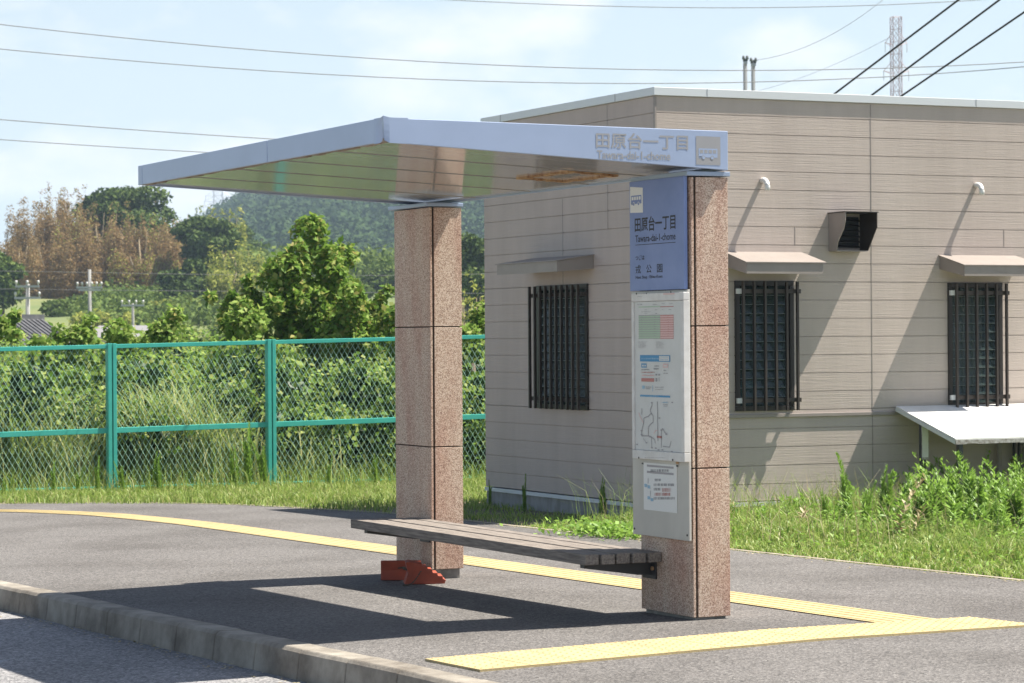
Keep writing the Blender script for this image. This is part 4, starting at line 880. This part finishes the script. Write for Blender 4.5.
# reed clumps behind the left panels
def reeds(px, y, h, n, label):
    n = int(n * .55)
    p = on(1, y, px, 420); t = thing('reed_clump', label, 'grass clump', (p[0], y, -.4), 'clumps of tall reed grass behind the fence')
    B = np.c_[rng.normal(size=(n, 2)) * .22, np.zeros(n)]; hh = rng.uniform(.5, 1, n) * h; az = rng.uniform(0, 6.28, n); reach = rng.uniform(.15, .8, n) * hh; wv_ = rng.uniform(.006, .013, n); segs = 6; V = []; 
    dirv = np.stack([np.cos(az), np.sin(az), np.zeros(n)], 1); sv = np.stack([-np.sin(az), np.cos(az), np.zeros(n)], 1)
    for s in np.linspace(0, 1, segs + 1):
        c = B + dirv * (reach * s ** 2.2)[:, None] + np.array([0, 0, 1.]) * (hh * (s * 1.15 - .35 * s ** 3.2))[:, None]; wn = (wv_ * (1 - s ** 3 * .9))[:, None]; V += [c - sv * wn, c + sv * wn]
    V = np.stack(V, 1).reshape(-1, 3); k = 2 * (segs + 1); F = np.concatenate([np.arange(n)[:, None] * k + np.array([2 * i, 2 * i + 1, 2 * i + 3, 2 * i + 2]) for i in range(segs)])
    npmesh('blades', V, F, [M['reed']], parent=t)
for px, y, h, n, lab in ((20, 19.9, 1.7, 420, 'straw-streaked reed clump at the left picture edge behind the fence'), (60, 19.8, 1.3, 380, 'reed clump in the middle of the leftmost fence panel'), (150, 20.0, 1.85, 520, 'arching reed clump right of the first fence post'), (190, 19.9, 1.9, 560, 'tallest pale reed clump in the middle of the second panel'), (222, 19.8, 1.4, 380, 'drooping reed clump left of the second post'), (95, 20.2, 1.6, 350, 'reed clump directly behind the first fence post'), (305, 20.0, 1.1, 260, 'low reed clump right of the second post')):
    reeds(px, y, h, n, lab)
# general tree
def tree(name, label, cat, base, h, w_, nleaf, lsize, mats, group=None, trunk=True, shape='round', dens=9, top_frac=.2, aspect=.6, seed=None, up=.3, droop=0):
    t = thing(name, label, cat, tuple(base), group); r_ = rng
    if trunk:
        mb = MB(); mb.tube([(0, 0, -.5), (w_ * .02, 0, h * .35), (w_ * .0, w_ * .02, h * .8)], [h * .028, h * .02, h * .008], M['bark'] if shape != 'bamboo' else M['cane'], 7)
        for k in range(7 if shape != 'bamboo' else 5):
            a = k * 2.4; z0 = h * rng.uniform(.2, .55); 
            if shape == 'bamboo': mb.tube([(math.cos(a) * w_ * .15, math.sin(a) * w_ * .15, -.5), (math.cos(a) * w_ * .2, math.sin(a) * w_ * .2, h * .5), (math.cos(a) * w_ * .32, math.sin(a) * w_ * .32, h * .92)], [.06, .05, .015], M['cane'], 5)
            else: mb.tube([(0, 0, z0), (math.cos(a) * w_ * .2, math.sin(a) * w_ * .2, z0 + h * .14), (math.cos(a) * w_ * .38, math.sin(a) * w_ * .38, z0 + h * .3)], [h * .012, h * .008, h * .003], M['bark'], 5)
        mb.build('trunk', t, smooth=True)
    cen, rad = [], []
    if shape == 'shrub':
        for k in range(dens * 3):
            a = rng.uniform(0, 6.28); q_ = math.sqrt(rng.uniform(0, 1)); rr = w_ * .44 * q_; s = rng.uniform(0, 1) ** .6; cen.append((math.cos(a) * rr, math.sin(a) * rr, h * (.08 + .84 * s * (1 - .42 * q_ ** 2.2) + rng.uniform(-.04, .05)))); rad.append(w_ * rng.uniform(.055, .115))
        nb_ = len(cen)
        for k in range(dens * 2):
            i_ = rng.integers(0, nb_); c_ = cen[i_]
            for q_ in (1, 2): cen.append((c_[0] + .05 * q_ * rng.normal(), c_[1], c_[2] + h * .03 * q_)); rad.append(w_ * .045)
        sq = 1.05
    elif shape == 'bamboo':
        for k in range(dens * 2):
            a = rng.uniform(0, 6.28); rr = w_ * .40 * math.sqrt(rng.uniform(0, 1)); tp = rng.uniform(.72, 1.0) * (1 - .25 * rr / w_)
            for q_ in range(7): s = q_ / 6; cen.append((math.cos(a) * rr * (1 + .25 * s), math.sin(a) * rr * (1 + .25 * s), h * tp * (.15 + .80 * s))); rad.append(w_ * (.125 - .085 * s ** 1.5) * rng.uniform(.85, 1.15))
        sq = 2.2
    else:
        for k in range(dens):
            a = rng.uniform(0, 6.28); s = rng.uniform(0, 1); rr = w_ * .5 * math.sqrt(max(.05, 1 - (s * 1.15 - .3) ** 2)) * rng.uniform(.25, .72); cen.append((math.cos(a) * rr, math.sin(a) * rr, h * (top_frac + (.86 - top_frac) * s))); rad.append(w_ * rng.uniform(.15, .25))
        sq = .85
    P, dn = lumps(nleaf, cen, rad, sq); P[:, 2] *= h / np.percentile(P[:, 2], 97 if shape == 'shrub' else 99.7); P[:, :2] *= w_ / max(np.percentile(P[:, 0], 98) - np.percentile(P[:, 0], 2), .1); V, F = leafquads(P, lsize, aspect, up, dn, droop)
    mi = (rng.uniform(size=nleaf) < .25).astype(int) if len(mats) > 1 else np.zeros(nleaf, int)
    npmesh('crown', V, F, mats, mi, parent=t); return t
# big shrub behind fence: top at row 250
def at(px, D, ytop, zb): 
    p = polar(px, D, zb); zt_ = far(px, ytop, D)[2]; return p, zt_ - zb
def by_top(name, label, cat, px, D, ytop, wpx, nleaf, lsize, mats, **k):
    zb = k.pop('zb', None)
    zb = float(tz(px, D)) - .3 if zb is None else zb; p, h = at(px, D, ytop, zb)
    return tree(name, label, cat, p, h, wpx / FPX * D, nleaf, lsize, mats, **k)
G1 = 'leafy shrubs behind the fence'
by_top('leafy_shrub', 'large leafy shrub rising highest behind the fence, left of the far pillar', 'shrub', 312, 40, 255, 150, 36000, .10, [M['shrub'], M['kudzu']], zb=-2, dens=22, shape='shrub', group=G1)
by_top('leafy_shrub', 'mid-height leafy shrub overlapping the left flank of the large one', 'shrub', 258, 39, 290, 90, 16000, .10, [M['shrub'], M['kudzu']], zb=-2, dens=16, shape='shrub', group=G1)
by_top('leafy_shrub', 'leafy shrub overlapping the right flank of the large one', 'shrub', 350, 39.5, 278, 95, 18000, .10, [M['shrub'], M['kudzu']], zb=-2, dens=18, shape='shrub', group=G1)
by_top('leafy_shrub', 'leafy shrub close to the left side of the far pillar', 'shrub', 376, 39, 304, 130, 22000, .10, [M['shrub'], M['kudzu']], zb=-2, dens=16, shape='shrub', group=G1)
by_top('leafy_shrub', 'low yellow-green shrub left of the large leafy shrub', 'shrub', 212, 38, 320, 150, 19000, .095, [M['kudzu'], M['shrub']], zb=-2, dens=16, shape='shrub', group=G1)
by_top('leafy_shrub', 'low shrub above the fence between the utility pole and the first shrub', 'shrub', 140, 38, 331, 140, 15000, .095, [M['kudzu']], zb=-2, dens=14, shape='shrub', group=G1)
by_top('leafy_shrub', 'low shrub above the fence beneath the grey tiled roof', 'shrub', 62, 37, 336, 130, 12000, .095, [M['kudzu']], zb=-2, dens=14, shape='shrub', group=G1)
by_top('leafy_shrub', 'low shrub at the left picture edge above the fence', 'shrub', 4, 37, 328, 80, 9000, .095, [M['kudzu'], M['shrub']], zb=-2, dens=14, shape='shrub', group=G1)
by_top('leafy_shrub', 'shrub seen between the far pillar and the building', 'shrub', 474, 38, 306, 120, 16000, .095, [M['kudzu']], zb=-2, dens=16, shape='shrub', group=G1)
# distant groves
GB = 'brown bamboo clumps of the distant grove'
bro = [(8, 236, 262, 60, 'at the left picture edge, half hidden'), (32, 204, 250, 46, 'second from the left edge'), (52, 193, 245, 46, 'pointed one above the two crossarms'), (72, 200, 242, 44, 'between the pointed one and the utility pole'), (97, 206, 240, 50, 'directly above the tall utility pole'), (78, 190, 262, 40, 'tall thin one left of the dark evergreen'), (116, 222, 236, 50, 'in front of the dark evergreen'), (140, 224, 235, 50, 'below the right side of the dark evergreen'), (160, 220, 240, 50, 'under the canopy corner'), (180, 226, 238, 48, 'right of the canopy corner'), (200, 240, 232, 44, 'rightmost brown one beside the yellow bamboo'), (20, 240, 236, 50, 'low one near the left edge'), (60, 240, 232, 56, 'low one in the middle of the grove'), (150, 252, 228, 50, 'low one above the small insulators'), (125, 200, 258, 40, 'pale one behind the dark evergreen trunk')]
for px, yt, D, wp, lab in bro: by_top('brown_bamboo', 'brown bamboo clump ' + lab, 'bamboo', px, D, yt, wp * 1.35, 15000, .26, [M['brownleaf'], M['brownleaf'] if rng.uniform() < .6 else M['yellowleaf']], shape='bamboo', group=GB, aspect=.35, dens=9, up=.1, droop=.5)
for px, yt, D, wp, ms_, nl, lab in [(128, 187, 245, 78, [M['darkleaf'], M['midleaf']], 6500, 'round dark evergreen rising above the brown bamboo'), (98, 196, 250, 34, [M['darkleaf']], 2500, 'small dark crown left of the round evergreen'), (213, 218, 225, 52, [M['darkleaf']], 4500, 'dark green tree in front of the yellow bamboo'), (246, 226, 300, 46, [M['darkleaf'], M['midleaf']], 3500, 'dark tree right of the yellow bamboo at the hill foot'),
                                    (188, 262, 205, 46, [M['darkleaf']], 3500, 'dark round tree low beneath the canopy edge'), (96, 296, 205, 60, [M['midleaf'], M['darkleaf']], 3600, 'green bush right behind the tall utility pole'), (62, 302, 200, 34, [M['midleaf']], 1800, 'low bush left of the utility pole'), (115, 306, 200, 36, [M['darkleaf']], 1800, 'dark bush right of the utility pole'), (3, 252, 200, 30, [M['midleaf'], M['darkleaf']], 2500, 'green tree cut by the left picture edge'),
                                    (392, 268, 240, 54, [M['midleaf'], M['darkleaf']], 3500, 'round tree left of the far pillar at the hill foot'), (352, 282, 230, 34, [M['midleaf']], 2500, 'small tree behind the large leafy shrub'), (478, 236, 170, 52, [M['darkleaf'], M['midleaf']], 5000, 'dark tree between the far pillar and the building'), (455, 250, 175, 40, [M['darkleaf']], 3000, 'dark tree behind the far pillar'), (262, 250, 260, 44, [M['midleaf']], 3000, 'tree at the hill foot above the large shrub'), (420, 262, 230, 50, [M['midleaf']], 3500, 'tree hidden mostly behind the far pillar')]:
    by_top('broadleaf_tree', lab, 'tree', px, D, yt, wp, nl * 2, .42 if D > 190 else .32, ms_, dens=14, top_frac=.25, group='trees in the valley')
for px, yt, D, wp, lab in [(200, 208, 245, 40, 'yellow-green bamboo just right of the brown grove'), (226, 210, 250, 40, 'yellow-green bamboo rising behind the dark tree'), (236, 246, 215, 46, 'yellow-green bamboo lower right of the dark tree'), (222, 268, 205, 50, 'low yellow-green bamboo left of the large shrub'), (170, 300, 200, 50, 'pale low bamboo above the fence shrubs'), (100, 312, 178, 60, 'pale low bamboo right beside the utility pole foot'), (474, 282, 120, 40, 'yellow-green bush below the dark tree beside the building')]:
    by_top('green_bamboo', lab, 'bamboo', px, D, yt, wp, 7000, .34 if D > 150 else .22, [M['yellowleaf'], M['midleaf']], shape='bamboo', group='yellow-green bamboo clumps', aspect=.35, dens=9, up=.1, droop=.4)
# forest in shade at grove foot + hill forest
N = 2600; pxs = rng.uniform(130, 760, N); Dd = 470 + 470 * rng.uniform(0, 1, N) ** .8; cenf = np.array([polar(a, d_, float(tz(a, d_)) + 2.5) for a, d_ in zip(pxs, Dd)]); radf = rng.uniform(3.0, 5.6, N)
per = 130; k = np.repeat(np.arange(N), per); d3 = unit(rng.normal(size=(N * per, 3))); d3[:, 2] = np.abs(d3[:, 2]); toC = np.array([-_s, -_c, 0]); fl = (d3 @ toC) < -.3; d3[fl, :2] *= -1
P = cenf[k] + d3 * (radf[k] * rng.uniform(.75, 1.08, N * per))[:, None] * np.array([1, 1, 1.15]); V, F = leafquads(P, 1.05, .8, .3, d3)
tag(npmesh('hill_forest', V, F, [M['hillleaf']]), 'blue-green wooded hillside in the haze behind the shelter', 'forest', kind='stuff')
N = 2400; pxs = rng.uniform(-420, 760, N); Dd = np.where(pxs < 150, 262, 235) + 190 * rng.uniform(0, 1, N); cenf = np.array([polar(a, d_, float(tz(a, d_)) + 2.2) for a, d_ in zip(pxs, Dd)]); k = np.repeat(np.arange(N), 90); d3 = unit(rng.normal(size=(N * 90, 3))); P = cenf[k] + d3 * rng.uniform(1.2, 2.4, N * 90)[:, None]; V, F = leafquads(P, .5, .7, .3, d3)
N2 = 260; pxs = rng.uniform(85, 330, N2); Dd = 178 + 50 * rng.uniform(0, 1, N2); c2_ = np.array([polar(a, d_, float(tz(a, d_)) + .6) for a, d_ in zip(pxs, Dd)]); k = np.repeat(np.arange(N2), 60); d3 = unit(rng.normal(size=(N2 * 60, 3))); P = c2_[k] + d3 * rng.uniform(.5, 1.3, N2 * 60)[:, None]; V2_, F2_ = leafquads(P, .4, .6, .3, d3); F = np.concatenate([F, F2_ + len(V)]); V = np.concatenate([V, V2_])
tag(npmesh('far_woodland', V, F, [M['midleaf']]), 'low woodland across the valley below the wooded hill', 'forest', kind='stuff')

# ------------------------------------------------------------------ houses in the valley
def house(label, px, D, yr, wpx, m, depth=6, flat=False, rot=0):
    zr_ = far(px, yr, D)[2]; t = thing('house', label, 'house', tuple(polar(px, D, float(tz(px, D)))), 'houses down in the valley'); zb = t.location.z; H_ = zr_ - zb; w2 = wpx / FPX * D / 2
    t.rotation_euler = (0, 0, -YAW + rot); mb = MB(); e = H_ - (.4 if flat else 1.5); mb.box(-w2 * .94, w2 * .94, -depth / 2 * .9, depth / 2 * .9, -.5, e - .02, M['plaster']); mb.build('wall', t)
    mb = MB()
    if flat: mb.hexa([(-w2, -depth / 2, e), (w2, -depth / 2, e), (w2, depth / 2, e + .5), (-w2, depth / 2, e + .5), (-w2, -depth / 2, e + .1), (w2, -depth / 2, e + .1), (w2, depth / 2, e + .6), (-w2, depth / 2, e + .6)], m)
    else:
        for s in (-1, 1):
            mb.prism([(-w2, s * depth / 2 * 1.05, e), (w2, s * depth / 2 * 1.05, e), (w2, 0, H_), (-w2, 0, H_)], (0, 0, .14), m)
            for i in range(14):
                x = -w2 + (i + .5) * 2 * w2 / 14; mb.tube([(x, s * depth / 2 * 1.05, e + .16), (x, 0, H_ + .16)], .05, m, 5)
        mb.box(-w2 * 1.01, w2 * 1.01, -.14, .14, H_ + .1, H_ + .32, m)
        mb.prism([(-w2 * .93, -depth * .45, e - .02), (-w2 * .93, depth * .45, e - .02), (-w2 * .93, 0, H_ - .05)], (.1, 0, 0), M['plaster']); mb.prism([(w2 * .93, -depth * .45, e - .02), (w2 * .93, depth * .45, e - .02), (w2 * .93, 0, H_ - .05)], (-.1, 0, 0), M['plaster'])
    mb.build('roof', t)
    mb = MB()
    for k in (-1, 1): mb.box(k * w2 * .45 - .7, k * w2 * .45 + .7, -depth * .452, -depth * .449, .9, 2.1, M['frame'])
    mb.build('window', t); return t
house('grey tiled house roof above the fence below the left crossarms', 10, 100, 323, 76, M['rooftile'], 7, rot=.75)
house('low house with pale flat roof right of the utility pole', 118, 110, 330, 56, M['rooflight'], 5, True)
# ------------------------------------------------------------------ poles, pylons, wires
def pole(label, px, D, ytop, arms, wd=.3, zb=None, sm=None):
    ins_m = M['ceramic'] if sm is None else sm; sm = sm or M['concrete']
    zt_ = far(px, ytop, D)[2]; zb = float(tz(px, D)) if zb is None else zb; t = thing('utility_pole', label, 'utility pole', tuple(polar(px, D, zb)), 'utility poles'); H_ = zt_ - zb; t.rotation_euler = (0, 0, -YAW)
    mb = MB(); mb.tube([(0, 0, -.5), (0, 0, H_)], [wd * .55, wd * .38], sm, 10); mb.build('shaft', t, smooth=True)
    for (dyp, wpx, ins) in arms:
        z = H_ - dyp * D / FPX; hw = wpx * D / FPX / 2; mb = MB(); mb.box(-hw, hw, -.08 - wd * .3, .02 - wd * .3, z - .06, z + .06, M['steel']); ca_ = mb.build('crossarm', t)
        for i in range(ins):
            x = -hw * .92 + 2 * hw * .92 * i / max(ins - 1, 1); mb = MB(); mb.tube([(x, -.03 - wd * .3, z + .06), (x, -.03 - wd * .3, z + .16), (x, -.03 - wd * .3, z + .18), (x, -.03 - wd * .3, z + .34)], [.03, .04, .085, .06], ins_m, 6); mb.build('insulator', ca_, smooth=True)
    return t
pole('concrete utility pole with one crossarm of white insulators in front of the bamboo', 90, 165, 269.5, [(18, 26, 6), (20.5, 22, 0)], .16 * 1.6)
pole('shorter utility pole with two long crossarms left of the tall one', 28, 150, 284, [(2.5, 24, 3), (14, 26, 2)], .3)
pole('half hidden utility pole showing only its crossarm and insulators', 133, 170, 303.5, [(2, 23, 4)], .2)
pole('left one of the twin poles behind the building roof', 747, 130, 59, [(4, 4, 2)], .26, None, M['polegrey'])
pole('right one of the twin poles behind the building roof', 755, 132, 60, [(5, 5, 2)], .26, None, M['polegrey'])
def pylon(label, px, D, ytop, m, wtop=2.6, wbase=8, arms=((.88, 4.5), (.78, 5), (.68, 5.5))):
    zt_ = far(px, ytop, D)[2]; zb = float(tz(px, D)); t = thing('pylon', label, 'pylon', tuple(polar(px, D, zb)), 'lattice pylons'); H_ = zt_ - zb; t.rotation_euler = (0, 0, -YAW + .2); r0 = .05 if D < 600 else .05
    def hw(s): return (wbase / 2) * (1 - s / .6) + wtop / 2 * (s / .6) if s < .6 else wtop / 2
    lv = (list(np.linspace(0, .6, 7)) + list(np.linspace(.65, 1, 9))) if D < 600 else (list(np.linspace(0, .6, 4)) + list(np.linspace(.7, 1, 4))); mb = MB(); mb2 = MB()
    for a, b in zip(lv[:-1], lv[1:]):
        A_ = [np.array([sx * hw(a), sy * hw(a), a * H_]) for sx, sy in ((-1, -1), (1, -1), (1, 1), (-1, 1))]; B_ = [np.array([sx * hw(b), sy * hw(b), b * H_]) for sx, sy in ((-1, -1), (1, -1), (1, 1), (-1, 1))]
        for i in range(4):
            mb.tube([A_[i], B_[i]], r0 * 1.3, m, 4); mb.tube([B_[i], B_[(i + 1) % 4]], r0 * .8, m, 4); mb.tube([A_[i], B_[(i + 1) % 4]], r0 * .8, m, 4); mb.tube([A_[(i + 1) % 4], B_[i]], r0 * .8, m, 4)
    mb.build('lattice_tower', t)
    for s, w2 in arms:
        z = s * H_
        for sx in (-1, 1):
            mb = MB(); mb.tube([(sx * wtop / 2, -.6, z), (sx * w2, 0, z + .4)], r0, m, 4); mb.tube([(sx * wtop / 2, .6, z), (sx * w2, 0, z + .4)], r0, m, 4); mb.tube([(sx * wtop / 2, 0, z + 2), (sx * w2, 0, z + .4)], r0, m, 4); mb.tube([(sx * w2, 0, z + .4), (sx * w2, 0, z - 1.2)], r0 * 1.4, M['ceramic'], 5); mb.build('crossarm', t)
pylon('red and white lattice pylon above the building roof', 898, 450, 17, M['redwhite'], 1.5, 5.5, ((.90, 1.9), (.80, 2.2), (.68, 3.0)))
pylon('faint grey pylon under the canopy edge, left of the other faint one', 219, 1000, 190, M['steel'], 3.2, 9)
pylon('fainter smaller grey pylon at the left end of the wooded hill', 246, 1150, 195, M['steel'], 3.0, 9)
def wire(label, pts, D, r_, m, D2=None):
    pts = np.array(pts, float); n = 40; xs = np.linspace(pts[0, 0], pts[-1, 0], n)
    if len(pts) > 2: c = np.polyfit(pts[:, 0] / 1000, pts[:, 1], min(3, len(pts) - 1), w=np.where((pts[:, 0] >= 0) & (pts[:, 0] <= 1024), 20, .6)); yy = np.polyval(c, xs / 1000)
    else: t = np.linspace(0, 1, n); yy = pts[0, 1] + (pts[1, 1] - pts[0, 1]) * t
    D2 = D if D2 is None else D2; mb = MB(); mb.tube([far(a, b, D + (D2 - D) * i / (n - 1)) for i, (a, b) in enumerate(zip(xs, yy))], r_, m, 5); tag(mb.build('power_line', smooth=True), label, 'power line', 'overhead wires')
wire('thin grey overhead wire, upper of the long pair crossing the sky', [(-500, -28), (0, 24.3), (256, 50), (350, 57), (700, 70.5), (890, 68), (1024, 62), (1500, 30)], 85, .014, M['cable'])
wire('thin grey overhead wire, lower of the long pair crossing the sky', [(-500, -4), (0, 49), (256, 70), (350, 76), (700, 82.5), (800, 81.5), (1024, 66.5), (1500, 30)], 85, .014, M['cable'])
wire('thin grey wire running behind the left canopy edge, upper of two', [(-500, 76), (0, 119.5), (256, 138), (600, 152)], 85, .014, M['cable'])
wire('thin grey wire running behind the left canopy edge, lower of two', [(-500, 96), (0, 139.5), (200, 152), (600, 165)], 85, .013, M['cable'])
wire('highest faint wire along the top of the picture', [(100, -26), (452, 0), (700, 7.7), (921, 3.2), (1150, -10)], 85, .012, M['cable'])
wire('thick black cable, leftmost of three slanting above the roof', [(833, 95), (965, -5)], 62, .024, M['cableblack'], 58)
wire('thick black cable, middle of three slanting above the roof', [(870, 96.5), (1006, -5)], 62, .024, M['cableblack'], 58)
wire('thick black cable, rightmost of three slanting above the roof', [(900, 97), (1045, -2)], 62, .024, M['cableblack'], 58)
wire('thin wire rising right from the twin poles', [(757, 60), (810, 45), (860, 17), (885, -2)], 130, .012, M['cable'])
wire('faint wire from the pylon down to the left', [(892, 36), (840, 62), (800, 78), (740, 95)], 400, .03, M['cable'])
wire('faint wire strung across the front of the brown bamboo', [(-200, 270), (0, 271), (90, 272.5), (700, 262)], 165, .012, M['cable'])
wire('faint lower wire across the foot of the brown bamboo', [(-200, 286), (0, 289), (90, 290), (700, 296)], 165, .012, M['cable'])

# dry leaves and grit in the gutter, along the verge edge and around the pillar feet
Bs = []
for n, A_, o_ in ((420, kf, -.05), (260, vr, -.05)):
    i = rng.integers(12, 74, n); t = rng.uniform(0, 1, n)[:, None]; p = A_[i] * (1 - t) + A_[i + 1] * t; nn2 = nrm(A_)[i]; off = (rng.exponential(.07, n) + .01)[:, None]
    p = p - nn2 * off; z = gz(p[:, 0], p[:, 1]) - (RD if A_ is kf else 0) + .008; Bs.append(np.c_[p, z])
P = np.concatenate(Bs); V, F = leafquads(P, .028, .5, 3.0); tag(npmesh('leaf_litter', V, F, [M['weeddry']]), 'dry leaf bits scattered along the kerb gutter and the grassy sidewalk edge', 'leaf litter', kind='stuff')
